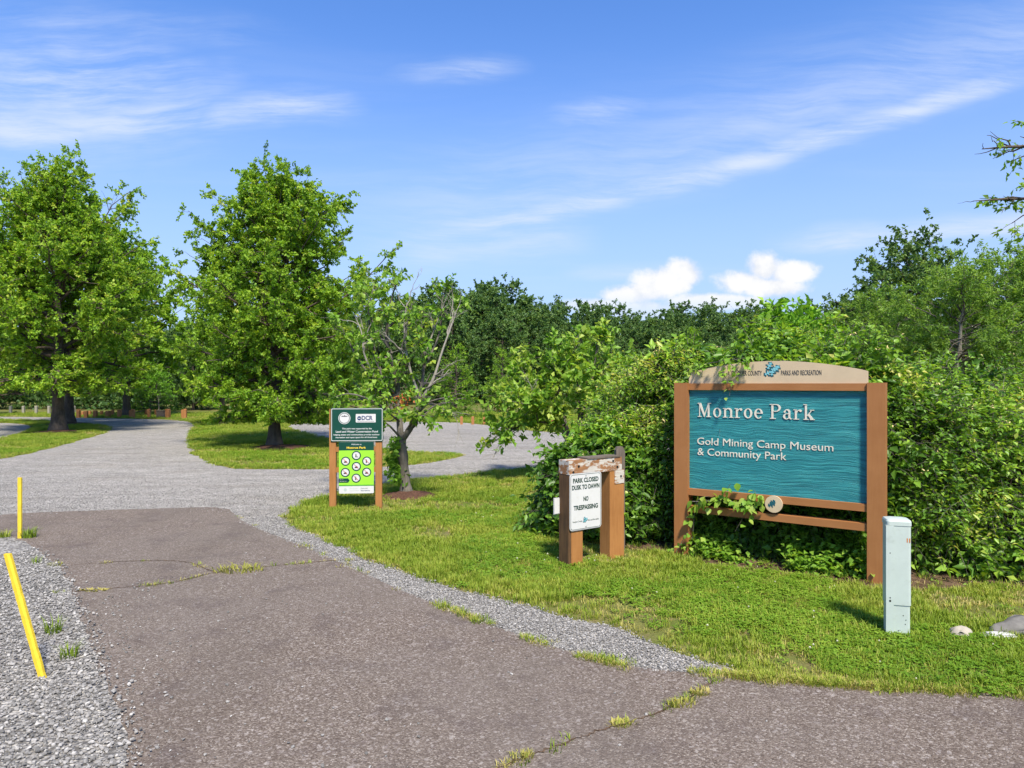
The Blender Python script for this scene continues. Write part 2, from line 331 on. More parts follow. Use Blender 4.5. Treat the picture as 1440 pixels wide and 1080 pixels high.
def gravel_mat(name, sc, stops, soil, soilamt):
    m, t = new_mat(name); po = t.n('ShaderNodeNewGeometry').outputs['Position']
    wv = t.n('ShaderNodeTexNoise', ins={'Vector': po, 'Scale': sc * 1.3, 'Detail': 2.0}).outputs['Color']
    pv = t.n('ShaderNodeVectorMath', operation='MULTIPLY_ADD', ins={0: wv, 1: (0.6 / sc,) * 3, 2: po}).outputs[0]
    vo = t.n('ShaderNodeTexVoronoi', ins={'Vector': pv, 'Scale': sc}); s = t.n('ShaderNodeSeparateColor', ins={0: vo.outputs['Color']})
    col = t.ramp(s.outputs[0], stops)
    n0 = t.noise(po, 0.22, 4.0, 0.6); n1 = t.noise(t.mapping(po, (0.5, 1.6, 1)), 0.8, 5.0, 0.65)
    col = t.mix(t.maprange(n0, 0.35, 0.65, 0, 0.45), col, (0.60, 0.57, 0.53)); col = t.mix(t.maprange(n1, 0.52, 0.72, 0, soilamt), col, soil)
    n2 = t.noise(po, 6.0, 5.0, 0.7); n3 = t.noise(t.mapping(po, (0.35, 1.1, 1)), 2.4, 4.0, 0.65); col = t.mix(1.0, col, t.mix(t.maprange(t.math('ADD', t.math('MULTIPLY', n2, 0.6), t.math('MULTIPLY', n3, 0.5)), 0.38, 0.72), (0.62, 0.61, 0.60), (1.18, 1.17, 1.16)), 'MULTIPLY')
    col = t.mix(t.maprange(vo.outputs['Distance'], 0.40, 0.75, 0, 0.75), col, (0.07, 0.065, 0.06))
    finish(t, principled(t, col, 0.93, 0.2, t.math('MULTIPLY', vo.outputs['Distance'], -1.0), 0.9, 0.02)); return m
M['gravel'] = gravel_mat('grey crushed stone drive', 48.0, [(0.0, (0.25, 0.24, 0.225)), (0.5, (0.43, 0.415, 0.39)), (1.0, (0.64, 0.615, 0.58))], (0.36, 0.32, 0.27), 0.5)
M['gravel_bed'] = gravel_mat('grey stone bed', 36.0, [(0.0, (0.20, 0.195, 0.185)), (0.5, (0.36, 0.35, 0.335)), (1.0, (0.54, 0.53, 0.50))], (0.16, 0.15, 0.135), 0.4)
m, t = new_mat('bare soil and dead leaves'); po = t.n('ShaderNodeNewGeometry').outputs['Position']
n1 = t.noise(po, 5.0, 5.0, 0.7); n2 = t.noise(po, 40.0, 5.0, 0.75)
col = t.mix(t.maprange(n1, 0.35, 0.65), (0.075, 0.045, 0.028), (0.19, 0.125, 0.082)); col = t.mix(t.maprange(n2, 0.5, 0.75, 0, 0.8), col, (0.30, 0.22, 0.15))
finish(t, principled(t, col, 0.95, 0.1, n2, 0.8, 0.03)); M['soil'] = m
m, t = new_mat('stone chips'); rnd = t.n('ShaderNodeObjectInfo').outputs['Random']; po = t.n('ShaderNodeNewGeometry').outputs['Position']
col = t.ramp(rnd, [(0.0, (0.13, 0.127, 0.12)), (0.45, (0.265, 0.257, 0.245)), (0.85, (0.40, 0.386, 0.366)), (1.0, (0.56, 0.54, 0.51))])
col = t.mix(t.maprange(t.noise(po, 90.0, 4.0), 0.4, 0.7, 0, 0.35), col, (0.13, 0.12, 0.115))
finish(t, principled(t, col, 0.88, 0.25)); M['stone'] = m
def grass_mat(name, a, b, c, trans=0.35):
    m, t = new_mat(name); oi = t.n('ShaderNodeObjectInfo'); po = t.n('ShaderNodeNewGeometry').outputs['Position']
    n1 = t.noise(po, 0.8, 4.0, 0.6); n2 = t.noise(po, 3.5, 4.0, 0.6)
    f = t.math('ADD', t.math('MULTIPLY', n1, 0.9), t.math('ADD', t.math('MULTIPLY', n2, 0.6), t.math('MULTIPLY', oi.outputs['Random'], 0.35)))
    col = t.ramp(t.maprange(f, 0.55, 1.25), [(0.0, a), (0.5, b), (1.0, c)])
    p = principled(t, col, 0.55, 0.25, k=1); tr = t.n('ShaderNodeBsdfTranslucent', ins={'Color': t.mix(1.0, col, (1.2, 1.2, 0.6), 'MULTIPLY')})
    mx = t.n('ShaderNodeMixShader', ins={0: trans, 1: p, 2: tr.outputs[0]}); finish(t, mx.outputs[0]); return m
M['grass'] = grass_mat('lawn grass', (0.135, 0.225, 0.018), (0.230, 0.320, 0.030), (0.40, 0.42, 0.075))
M['dry'] = grass_mat('dry yellow grass', (0.24, 0.26, 0.05), (0.38, 0.35, 0.09), (0.50, 0.41, 0.17))
M['clover'] = grass_mat('clover', (0.10, 0.21, 0.014), (0.165, 0.30, 0.024), (0.26, 0.38, 0.04))
M['petal'] = plain('pale petals', (0.78, 0.74, 0.55), 0.6)
M['petal_y'] = plain('yellowish honeysuckle petals', (0.80, 0.66, 0.30), 0.6)
M['dirtstone'] = plain('pale boulder stone', (0.42, 0.38, 0.31), 0.9, 0.25, 14, 0.2, 0.7, 30, (0.5, (0.22, 0.20, 0.17)))
M['greystone'] = plain('grey slab stone', (0.20, 0.19, 0.175), 0.9, 0.3, 9, 0.2, 0.8, 26, (0.6, (0.12, 0.12, 0.11)))
M['rusty_leaf'] = plain('withered orange leaves', (0.42, 0.13, 0.03), 0.7, 0.3, 30)
M['mulch'] = plain('brown bark mulch', (0.095, 0.050, 0.035), 0.95, 0.5, 40, 0.1, 0.9, 50, (0.6, (0.19, 0.12, 0.09)))

# ------------------------------------------------------------------ numeric helpers for plants and scatter
def unit(a): return a / np.maximum(np.linalg.norm(a, axis=-1, keepdims=True), 1e-9)
def vnoise(p, seed=0):
    """Smooth 2-D value noise in 0..1 at points p (N,2)."""
    i = np.floor(p).astype(np.int64); f = p - i; f = f * f * (3 - 2 * f)
    def h(ix, iy):
        n = (ix * 374761393 + iy * 668265263 + seed * 974634777) & 0x7fffffff
        n = ((n ^ (n >> 13)) * 1274126177) & 0x7fffffff
        return ((n ^ (n >> 16)) & 0xffff) / 65535.0
    a, b, c, d = h(i[:, 0], i[:, 1]), h(i[:, 0] + 1, i[:, 1]), h(i[:, 0], i[:, 1] + 1), h(i[:, 0] + 1, i[:, 1] + 1)
    return (a * (1 - f[:, 0]) + b * f[:, 0]) * (1 - f[:, 1]) + (c * (1 - f[:, 0]) + d * f[:, 0]) * f[:, 1]
def fbm(p, sc, seed=0, o=4):
    p = np.asarray(p) * sc; v = 0; a = 0.5
    for k in range(o): v = v + a * vnoise(p, seed + k); p = p * 2.03; a *= 0.5
    return v / (1 - 0.5 ** o)
def inside(pts, poly):
    poly = np.asarray(poly); x, y = pts[:, 0], pts[:, 1]; c = np.zeros(len(pts), bool)
    x0, y0 = poly[:, 0], poly[:, 1]; x1, y1 = np.roll(x0, -1), np.roll(y0, -1)
    for a, b, e, d in zip(x0, y0, x1, y1):
        if b == d: continue
        c ^= ((b > y) != (d > y)) & (x < (e - a) * (y - b) / (d - b) + a)
    return c
def ragged(poly, step=0.06, amp=0.05, sc=3.0, seed=0, smooth=2):
    """World polygon: corners rounded (Chaikin), subdivided, and frayed by noise that grows with distance detail."""
    P = np.asarray(poly, float)
    for _ in range(smooth):
        Q = np.roll(P, -1, 0); P = np.stack([P * 0.75 + Q * 0.25, P * 0.25 + Q * 0.75], 1).reshape(-1, 2)
    out = []
    for a, b in zip(P, np.roll(P, -1, 0)):
        d = max(2.5, min(np.hypot(*a), np.hypot(*b))); n = int(max(1, min(60, np.hypot(*(b - a)) / (step * d / 6))))
        out.append(a + (b - a) * (np.arange(n)[:, None] / n))
    out = np.concatenate(out); t = np.roll(out, -1, 0) - np.roll(out, 1, 0); nrm = unit(np.stack([t[:, 1], -t[:, 0]], 1))
    return out + nrm * ((fbm(out, sc, seed, 5) - 0.5) * 2 * amp * np.clip(np.linalg.norm(out, axis=1, keepdims=False) / 8, 0.7, 1.3))[:, None]
def sheet(name, poly, z, m, kind='structure'):
    bm = bmesh.new(); f = bm.faces.new([bm.verts.new((x, y, z)) for x, y in poly])
    if f.normal.z < 0: f.normal_flip()
    bm.normal_update(); bmesh.ops.triangulate(bm, faces=bm.faces[:], ngon_method='EAR_CLIP')
    for f in bm.faces:
        if f.normal.z < 0: f.normal_flip()
    me = bpy.data.meshes.new(name); bm.to_mesh(me); bm.free(); return tag(link(name, me, m), kind=kind)
def tubes(P, Rd, sides):
    """P (N,K,3) polylines with radii (N,K): closed-side tubes, as one vertex and one quad array."""
    N, K, _ = P.shape; T = np.gradient(P, axis=1); T = unit(T); mean = unit(T.mean(1))
    ref = np.where(np.abs(mean[:, 2:3]) > 0.8, np.array([[1.0, 0, 0]]), np.array([[0, 0, 1.0]]))[:, None, :]
    U = unit(np.cross(T, ref)); Vv = np.cross(T, U); a = np.arange(sides) * 2 * math.pi / sides
    ring = U[:, :, None, :] * np.cos(a)[None, None, :, None] + Vv[:, :, None, :] * np.sin(a)[None, None, :, None]
    V = (P[:, :, None, :] + ring * Rd[:, :, None, None]).reshape(-1, 3)
    b = np.arange(N)[:, None, None] * K * sides + np.arange(K - 1)[None, :, None] * sides; s = np.arange(sides)[None, None, :]; s2 = (s + 1) % sides
    Q = np.stack([b + s, b + s2, b + sides + s2, b + sides + s], -1).reshape(-1, 4); return V, Q
def merge(parts):
    Vs, Fs, o = [], [], 0
    for V, Q in parts: Vs.append(V); Fs.append(Q + o); o += len(V)
    return np.concatenate(Vs), np.concatenate(Fs)
def leaf_arrays(rng, pos, d, size, ratio=0.5, fold=0.25, upb=0.5, spread=0.8):
    """Folded leaves: base, two shoulders, tip (two triangles) at pos along d."""
    n = len(pos); d = unit(d); nr = rng.normal(size=(n, 3)) * spread; nr[:, 2] += upb
    s = unit(np.cross(d, nr)); nn = np.cross(s, d); L = size[:, None]
    w = L * ratio * 0.5 * rng.uniform(0.8, 1.2, (n, 1)); mid = pos + d * L * 0.45; lift = nn * w * fold * 2
    tip = pos + d * L - nn * L * rng.uniform(0, 0.25, (n, 1))
    V = np.stack([pos, mid + s * w + lift, tip, mid - s * w + lift], 1).reshape(-1, 3)
    b = np.arange(n)[:, None] * 4; Fc = np.concatenate([b + [[0, 1, 2]], b + [[0, 2, 3]]], 1).reshape(-1, 3)
    return V, Fc
def bez(p, n):
    """Smooth polyline through control points, n samples."""
    p = np.asarray(p, float); q = np.vstack([2 * p[0] - p[1], p, 2 * p[-1] - p[-2]]); u = np.linspace(0, len(p) - 1 - 1e-6, n); i = u.astype(int); f = (u - i)[:, None]
    a, b, c, d = q[i], q[i + 1], q[i + 2], q[i + 3]
    return 0.5 * ((2 * b) + (c - a) * f + (2 * a - 5 * b + 4 * c - d) * f ** 2 + (3 * b - a - 3 * c + d) * f ** 3)
def grow(rng, prim, sec_per_m=3.0, sec_len=(0.45, 0.25), tw_per_m=6.0, tw_len=(0.2, 0.45), n_leaf=10, leaf=0.12, ratio=0.5,
         sec_start=0.25, droop=0.1, sec_up=0.1, twig_r=0.004, twigs=True, cull=0.0, upb=0.45, tint_bias=None):
    """Side branches, twigs and leaves on the given primary branches [(points (K,3), radii (K))]. Returns wood parts and leaf arrays."""
    sp, sr, tier = [], [], []
    for P, Rr in prim:
        L = np.linalg.norm(np.diff(P, axis=0), axis=1).sum(); n = max(2, int(L * sec_per_m)); K = len(P)
        t = np.sort(rng.uniform(sec_start, 1.0, n)); t[-1] = 0.99
        x = t * (K - 1); i = np.minimum(x.astype(int), K - 2); f = (x - i)[:, None]; b = P[i] * (1 - f) + P[i + 1] * f; dr = unit(P[i + 1] - P[i])
        side = unit(np.cross(dr, rng.normal(size=(n, 3)) * 0.5 + np.array([0, 0, 1.0]))) * np.where(np.arange(n) % 2, 1, -1)[:, None]
        d = unit(dr * rng.uniform(0.4, 1.1, (n, 1)) + side * rng.uniform(0.5, 1.0, (n, 1)) + rng.normal(size=(n, 3)) * 0.22 + [0, 0, sec_up])
        l = ((1 - t) * L * sec_len[0] + sec_len[1]) * rng.uniform(0.65, 1.25, n); u = np.linspace(0, 1, 5)
        q = b[:, None, :] + d[:, None, :] * (l[:, None] * u)[..., None]; q[:, :, 2] -= (droop * l)[:, None] * u ** 2
        q[:, 1:] += rng.normal(size=(n, 4, 3)) * (0.05 * l)[:, None, None]
        r0 = np.interp(x, np.arange(K), Rr) * 0.55 + 0.002; sp.append(q); sr.append(r0[:, None] * (1 - 0.75 * u)); 
    SP, SR = np.concatenate(sp), np.concatenate(sr); SL = np.linalg.norm(SP[:, -1] - SP[:, 0], axis=1)
    nt = np.maximum(2, (SL * tw_per_m + rng.uniform(0, 1, len(SL))).astype(int)); idx = np.repeat(np.arange(len(SP)), nt); n = len(idx)
    t = rng.uniform(0.15, 1.0, n); x = t * 4; i = np.minimum(x.astype(int), 3); f = (x - i)[:, None]
    b = SP[idx, i] * (1 - f) + SP[idx, i + 1] * f; dr = unit(SP[idx, i + 1] - SP[idx, i])
    d = unit(dr * 0.7 + rng.normal(size=(n, 3)) * 0.62 + [0, 0, sec_up]); l = rng.uniform(*tw_len, n)
    if cull > 0:
        keep = fbm(b[:, [0, 2]] + b[:, 1:2], 1.3, int(rng.integers(99))) > cull; b, d, l = b[keep], d[keep], l[keep]; n = len(b)
    u = np.linspace(0, 1, 3); TP = b[:, None, :] + d[:, None, :] * (l[:, None] * u)[..., None]; TP[:, :, 2] -= (droop * 1.2 * l)[:, None] * u ** 2
    k = np.repeat(np.arange(n), n_leaf); nl = len(k); tt = rng.uniform(0.1, 1.05, nl)
    pos = TP[k, 0] + (TP[k, 2] - TP[k, 0]) * tt[:, None] + rng.normal(size=(nl, 3)) * 0.02
    ld = unit(d[k] * 0.55 + rng.normal(size=(nl, 3)) * 0.62 + [0, 0, -0.22])
    LV, LF = leaf_arrays(rng, pos, ld, leaf * rng.uniform(0.6, 1.25, nl), ratio, upb=upb)
    tint = np.clip(0.42 + rng.normal(size=n)[k] * 0.17 + rng.normal(size=nl) * 0.13 + (0 if tint_bias is None else tint_bias(pos)), 0, 1)
    wood = [tubes(SP, SR, 4)]
    if twigs: wood.append(tubes(TP, np.repeat(np.array([[twig_r, twig_r * 0.8, twig_r * 0.5]]), n, 0), 3))
    return wood, LV, LF, np.repeat(tint, 2)
def trunk_line(rng, H, r, wob=0.08, lean=(0, 0), n=14, flare=0.9, top=0.05, fl=0.28):
    h = np.linspace(0, 1, n) ** 1.25; P = np.zeros((n, 3)); P[:, 2] = h * H
    P[:, :2] = np.cumsum(rng.normal(size=(n, 2)) * wob * h[:, None] * 0.5, 0) + np.outer(h, lean); P[0, 2] = -0.1
    Rr = r * ((1 - h) ** 0.85 * (1 - top) + top) * (1 + flare * np.exp(-np.maximum(P[:, 2], 0) / fl)); return P, Rr
def big_tree(seed, H, Rad, cb, tr, npri, prof, pitch=(-8, 62), bend=0.12, zmin=0.0, **kw):
    """A tree with a central leader; prof(t) gives the crown's half width from its foot (0) to its top (1)."""
    rng = np.random.default_rng(seed); P, Rr = trunk_line(rng, H * 0.97, tr); prim = []
    for k in range(npri):
        t = (k + rng.uniform(0, 1)) / npri; h = cb + (H * 0.95 - cb) * t; az = k * 2.39996 + rng.normal() * 0.35
        pit = R(pitch[0] + (pitch[1] - pitch[0]) * t ** 1.1 + rng.normal() * 7); L = Rad * prof(t) * rng.uniform(0.75, 1.18) / max(0.45, math.cos(pit) ** 0.5)
        b = np.array([np.interp(h, P[:, 2], P[:, j]) for j in range(3)]); d = np.array([math.cos(az) * math.cos(pit), math.sin(az) * math.cos(pit), math.sin(pit)])
        u = np.linspace(0, 1, 7); q = b + d * (L * u)[:, None]; q[:, 2] += L * bend * (u ** 2 - 0.4 * u) * (1 if t > 0.25 else -1.3)
        q[1:] += np.cumsum(rng.normal(size=(6, 3)) * 0.028 * L, 0); r0 = min(np.interp(h, P[:, 2], Rr) * 0.55, 0.02 + 0.022 * L)
        prim.append((q, r0 * (1 - 0.85 * u)))
    kw.setdefault('twigs', True); wood, LV, LF, ti = grow(rng, prim, **kw)
    if zmin > 0:
        c4 = LV.reshape(-1, 4, 3); lim = zmin * (0.75 + 0.5 * fbm(c4[:, 0, :2] + 20, 0.8, seed)); ok = c4[:, :, 2].min(1) > lim; LV = c4[ok].reshape(-1, 3); ti = ti.reshape(-1, 2)[ok].ravel(); b_ = np.arange(ok.sum())[:, None] * 4; LF = np.concatenate([b_ + [[0, 1, 2]], b_ + [[0, 2, 3]]], 1).reshape(-1, 3)
    wood.append(tubes(np.array([q for q, _ in prim]), np.array([r for _, r in prim]), 6))
    BV, BQ = merge(wood)
    if zmin > 0: BQ = BQ[(BV[BQ][:, :, 2].min(1) > zmin * 0.95) | (np.linalg.norm(BV[BQ][:, :, :2].mean(1), axis=1) < 0.25)]
    return tubes(P[None], Rr[None], 14), (BV, BQ), LV, LF, ti
def put_tree(name, loc, parts, leaf_m, bark_m, label, group=None, rz=0.0, cat='tree', limb_m=None):
    root = empty(name, (loc[0], loc[1], 0), rz, label, cat, group); (TV, TQ), (BV, BQ), LV, LF, ti = parts
    link('trunk', arr_mesh('trunk', TV, TQ), M[bark_m], root, True); link('branches', arr_mesh('branches', BV, BQ), M[limb_m or bark_m], root, True)
    link('crown', arr_mesh('crown', LV, LF, ti), M[leaf_m], root); return root
def copy_thing(root, loc, rz, sc=1.0, label=None, group=None):
    c = root.copy(); COL.objects.link(c); c.location = (loc[0], loc[1], loc[2] if len(loc) > 2 else 0); c.rotation_euler = (0, 0, rz); c.scale = (sc,) * 3 if not isinstance(sc, tuple) else sc
    if label: c['label'] = label
    if group: c['group'] = group
    for ch in root.children:
        d = ch.copy(); COL.objects.link(d); d.parent = c
        for g in ch.children: e = g.copy(); COL.objects.link(e); e.parent = d
    return c
def scatter(name, pts, rot, scale, variant, sources, kind='stuff', parent=None):
    """One object that sets copies of the source meshes on its points (for what nobody could count)."""
    me = bpy.data.meshes.new(name); me.vertices.add(len(pts)); me.vertices.foreach_set('co', np.ascontiguousarray(pts, np.float32).ravel())
    for nm, ty, fld, a in (('rot', 'FLOAT_VECTOR', 'vector', rot), ('size', 'FLOAT_VECTOR', 'vector', scale), ('variant', 'INT', 'value', variant)):
        me.attributes.new(nm, ty, 'POINT').data.foreach_set(fld, np.ascontiguousarray(a, np.int32 if ty == 'INT' else np.float32).ravel())
    o = link(name, me, None, parent); tag(o, kind=kind)
    g = bpy.data.node_groups.new(name, 'GeometryNodeTree'); g.interface.new_socket('Geometry', in_out='INPUT', socket_type='NodeSocketGeometry'); g.interface.new_socket('Geometry', in_out='OUTPUT', socket_type='NodeSocketGeometry')
    N = g.nodes; gi, go = N.new('NodeGroupInput'), N.new('NodeGroupOutput'); iop = N.new('GeometryNodeInstanceOnPoints'); j = N.new('GeometryNodeJoinGeometry')
    for s in reversed(sources):
        oi = N.new('GeometryNodeObjectInfo'); oi.inputs['Object'].default_value = s; oi.inputs['As Instance'].default_value = True; g.links.new(oi.outputs['Geometry'], j.inputs[0])
    def attr(nm, ty):
        a = N.new('GeometryNodeInputNamedAttribute'); a.data_type = ty; a.inputs['Name'].default_value = nm; return a.outputs[0]
    g.links.new(gi.outputs[0], iop.inputs['Points']); g.links.new(j.outputs[0], iop.inputs['Instance']); iop.inputs['Pick Instance'].default_value = True
    g.links.new(attr('variant', 'INT'), iop.inputs['Instance Index']); g.links.new(attr('rot', 'FLOAT_VECTOR'), iop.inputs['Rotation']); g.links.new(attr('size', 'FLOAT_VECTOR'), iop.inputs['Scale'])
    g.links.new(iop.outputs[0], go.inputs[0]); o.modifiers.new('scatter', 'NODES').node_group = g; return o
def source(name, me, m):
    me.materials.append(m); return bpy.data.objects.new(name, me)          # not linked: only its copies are drawn
def tuft_mesh(name, seed, n=16, h=(0.03, 0.075), spread=0.05, w=0.0035, lean=0.5):
    rng = np.random.default_rng(seed); a = rng.uniform(0, 2 * math.pi, n); r = spread * np.sqrt(rng.uniform(0, 1, n))
    b = np.stack([r * np.cos(a), r * np.sin(a), np.full(n, -0.005)], 1); az = a + rng.normal(size=n) * 0.9; hh = rng.uniform(*h, n)
    ln = rng.uniform(0.15, 1.0, n) * lean; d = np.stack([np.cos(az), np.sin(az), np.zeros(n)], 1); s = np.stack([-np.sin(az), np.cos(az), np.zeros(n)], 1) * w * rng.uniform(0.7, 1.3, (n, 1))
    z = np.array([[0, 0, 1.0]]); m1 = b + d * (ln * hh * 0.35)[:, None] + z * (hh * 0.6)[:, None]; tp = b + d * (ln * hh * 1.2)[:, None] + z * (hh * (1 - 0.3 * ln))[:, None]
    V = np.stack([b - s, b + s, m1 + s * 0.8, m1 - s * 0.8, tp], 1).reshape(-1, 3); o = np.arange(n)[:, None] * 5
    Fc = np.concatenate([o + [[0, 1, 2]], o + [[0, 2, 3]], o + [[3, 2, 4]]], 1).reshape(-1, 3); return arr_mesh(name, V, Fc)
def clover_mesh(name, seed, n=9, flower=False):
    rng = np.random.default_rng(seed); a = rng.uniform(0, 6.28, n); r = 0.05 * np.sqrt(rng.uniform(0, 1, n)); c = np.stack([r * np.cos(a), r * np.sin(a), rng.uniform(0.015, 0.045, n)], 1)
    k = np.repeat(np.arange(n), 3); az = rng.uniform(0, 6.28, n)[k] + np.tile([0, 2.09, 4.19], n); d = np.stack([np.cos(az), np.sin(az), rng.uniform(-0.2, 0.3, 3 * n)], 1)
    V, Fc = leaf_arrays(rng, c[k], d, rng.uniform(0.012, 0.022, 3 * n), 0.9, 0.15, 2.5, 0.4); return arr_mesh(name, V, Fc)
def stone_mesh(name, seed, flat=0.6, sub=1):
    rng = np.random.default_rng(seed); bm = bmesh.new(); bmesh.ops.create_icosphere(bm, subdivisions=sub, radius=0.5)
    ax = rng.uniform(0.7, 1.2, 3) * [1, 0.8, flat]
    for v in bm.verts: v.co = Vector(np.array(v.co) * ax * rng.uniform(0.72, 1.15) + rng.normal(size=3) * 0.03)
    me = bpy.data.meshes.new(name); bm.to_mesh(me); bm.free(); return me

# ------------------------------------------------------------------ the ground and everything paved
gnd = bmesh.new(); add = [gnd.verts.new((x, y, 0)) for x, y in ((-700, -300), (700, -300), (700, 1100), (-700, 1100))]; gnd.faces.new(add)
tag(bm_obj('ground', gnd, M['lawn']), kind='structure')
drive_px = [(-500, 768), (-500, 672), (-200, 662), (0, 647), (60, 634), (110, 620), (145, 610), (158, 603), (142, 598), (105, 595), (60, 591.5), (0, 590), (-300, 588),
            (-300, 585.5), (0, 586), (90, 587), (160, 588.5), (230, 590), (262, 592.5), (276, 596), (268, 604), (265, 615), (266, 626), (271, 638), (286, 649), (316, 657.5), (360, 660.5),
            (450, 661), (540, 657.5), (600, 651.5), (640, 645.5), (653, 640.5), (640, 637), (560, 634), (480, 623), (440, 611), (412, 604), (402, 599), (420, 595), (560, 593), (650, 594), (690, 599),
            (722, 603), (765, 608), (900, 614), (1100, 630), (1100, 640), (950, 646), (830, 654), (770, 657), (690, 663), (620, 670), (560, 678), (500, 688), (450, 699), (415, 712), (398, 723),
            (400, 736), (440, 757), (520, 787), (620, 822), (720, 849), (800, 871), (860, 883), (900, 904), (960, 922), (1040, 944), (1010, 965), (700, 905), (400, 795), (330, 745), (0, 765)]
drive = ragged([G(*p) for p in drive_px], 0.05, 0.13, 2.2, 1, 1)
sheet('gravel_drive', drive, 0.004, M['gravel'])
pad = ragged([G(*p) for p in ((-260, 640), (-160, 596), (0, 594.5), (38, 597), (46, 602), (30, 609), (0, 617), (-60, 627))], 0.1, 0.08, 2.0, 2, 1)
sheet('gravel_pad', pad, 0.004, M['gravel'])
asph_w = [G(*p) for p in ((-520, 745), (-300, 738), (-60, 729), (40, 722), (150, 718), (250, 715), (300, 714), (322, 717), (340, 733), (382, 752), (430, 770), (490, 797), (560, 830), (630, 858), (700, 884),
                          (770, 909), (830, 928), (900, 941), (960, 947), (1060, 955), (1200, 966), (1330, 974), (1440, 981), (1700, 996))] + [(9, 3.75), (14, 3.7), (14, -8), (-14, -8), (-14, 8.7)]
asph = ragged(asph_w, 0.05, 0.018, 4.0, 3, 0)
sheet('asphalt_drive', asph, 0.010, M['asphalt'])
bed = ragged([G(*p) for p in ((-420, 1180), (130, 1180), (178, 1090), (172, 1020), (148, 960), (122, 902), (108, 845), (86, 803), (56, 775), (28, 760), (-12, 755), (-300, 752))], 0.05, 0.05, 4.0, 4, 1)
sheet('gravel_bed', bed, 0.016, M['gravel_bed'])
soil = ragged([(1.55, 7.25), (1.75, 7.0), (2.1, 6.72), (2.45, 6.5), (2.85, 6.27), (3.2, 5.98), (3.55, 5.95), (4.2, 6.1), (5.2, 6.1), (7.0, 6.2), (7.0, 8.0), (4.0, 8.2), (2.0, 8.9), (0.7, 9.0), (0.5, 8.1), (1.0, 7.7)], 0.05, 0.10, 2.5, 5, 1)
sheet('soil_bed', soil, 0.005, M['soil'])
def mulch(name, c, rx, ry, seed):
    rng = np.random.default_rng(seed); a = np.linspace(0, 2 * math.pi, 60, endpoint=False); p = np.stack([c[0] + rx * np.cos(a), c[1] + ry * np.sin(a)], 1); k = 0.75 + 0.5 * fbm(p, 3.0, seed)
    p = np.array(c) + (p - c) * k[:, None]; ring = [(1.0, 0.003), (0.85, 0.03), (0.55, 0.055), (0.2, 0.075)]; V = [(*(np.array(c) + (q - c) * s), z + (rng.uniform(0, 0.012) if s < 1 else 0)) for s, z in ring for q in p] + [(c[0], c[1], 0.08)]
    Fc = [(r * 60 + i, r * 60 + (i + 1) % 60, (r + 1) * 60 + (i + 1) % 60, (r + 1) * 60 + i) for r in range(3) for i in range(60)] + [(180 + i, 180 + (i + 1) % 60, 240) for i in range(60)]
    me = bpy.data.meshes.new(name); me.from_pydata([tuple(map(float, v)) for v in V], [], Fc); return tag(link(name, me, M['mulch']), kind='stuff')
mulch_at = [((-1.68, 10.95), 0.46, 0.36, 11), ((G(388, 630)[0] + 0.15, G(388, 630)[1]), 0.95, 0.85, 12), ((G(82, 608)[0], G(82, 608)[1]), 0.85, 0.9, 13), ((G(97, 597)[0], G(97, 597)[1]), 1.0, 1.1, 14)]
for c, rx, ry, s in mulch_at: mulch('mulch', np.array(c), rx, ry, s)
# cracks in the asphalt: thin dark recessed lines
crk = bmesh.new(); crack_lines = [[(62, 838), (150, 830), (235, 822), (300, 807), (350, 801), (410, 795), (470, 790), (530, 789)], [(1010, 958), (985, 972), (955, 992), (890, 1017), (850, 1028), (800, 1046), (745, 1066), (700, 1085)], [(100, 796), (200, 790), (262, 792), (300, 806)]]
for ln in crack_lines:
    P = bez([G(*p) for p in ln], 90); rngc = np.random.default_rng(len(ln)); P[1:-1] += rngc.normal(size=(88, 2)) * 0.006; t_ = unit(np.gradient(P, axis=0)); nn_ = np.stack([-t_[:, 1], t_[:, 0]], 1); wd = rngc.uniform(0.002, 0.007, 90)
    a_ = [crk.verts.new((*(p + n * k), 0.014)) for p, n, k in zip(P, nn_, wd)]; b_ = [crk.verts.new((*(p - n * k), 0.014)) for p, n, k in zip(P, nn_, wd)]
    for i in range(89): crk.faces.new((b_[i], b_[i + 1], a_[i + 1], a_[i]))
tag(bm_obj('pavement_crack', crk, M['soil']), kind='structure')

# ------------------------------------------------------------------ grass, clover, stones
rng = np.random.default_rng(7)
def paved(p): return inside(p, drive) | inside(p, asph) | inside(p, bed) | inside(p, pad)
N = 420000; Z = np.exp(rng.uniform(math.log(3.6), math.log(42), N)); pts = np.stack([rng.uniform(-0.92, 0.95, N) * Z, Z], 1)
dens = N / (math.log(42 / 3.6) * 1.87) / Z ** 2; bare = fbm(pts, 1.1, 31)
cap = np.interp(Z, [4, 8, 16, 40], [1000, 720, 300, 60]); keep = rng.uniform(0, 1, N) < cap / dens * np.clip((bare - 0.30) * 6, 0.22, 1); pts, Z, bare = pts[keep], Z[keep], bare[keep]
keep = ~paved(pts + rng.normal(size=pts.shape) * 0.035); pts, Z, bare = pts[keep], Z[keep], bare[keep]
s_in = inside(pts, soil); keep = ~(s_in & (rng.uniform(0, 1, len(pts)) > 0.10)); pts, Z, bare = pts[keep], Z[keep], bare[keep]
for c, rx, ry, _ in mulch_at:
    keep = ((pts[:, 0] - c[0]) / rx) ** 2 + ((pts[:, 1] - c[1]) / ry) ** 2 > 0.75; pts, Z, bare = pts[keep], Z[keep], bare[keep]
off = unit(rng.normal(size=pts.shape)) * rng.uniform(0.05, 0.42, (len(pts), 1)) * np.clip(Z / 9, 0.8, 2.2)[:, None]; edge = paved(pts + off)
n = len(pts); var = rng.integers(0, 3, n); clump = fbm(pts, 0.9, 77)
var = np.where((clump > 0.56) & (rng.uniform(0, 1, n) < 0.55), rng.integers(3, 5, n), var)
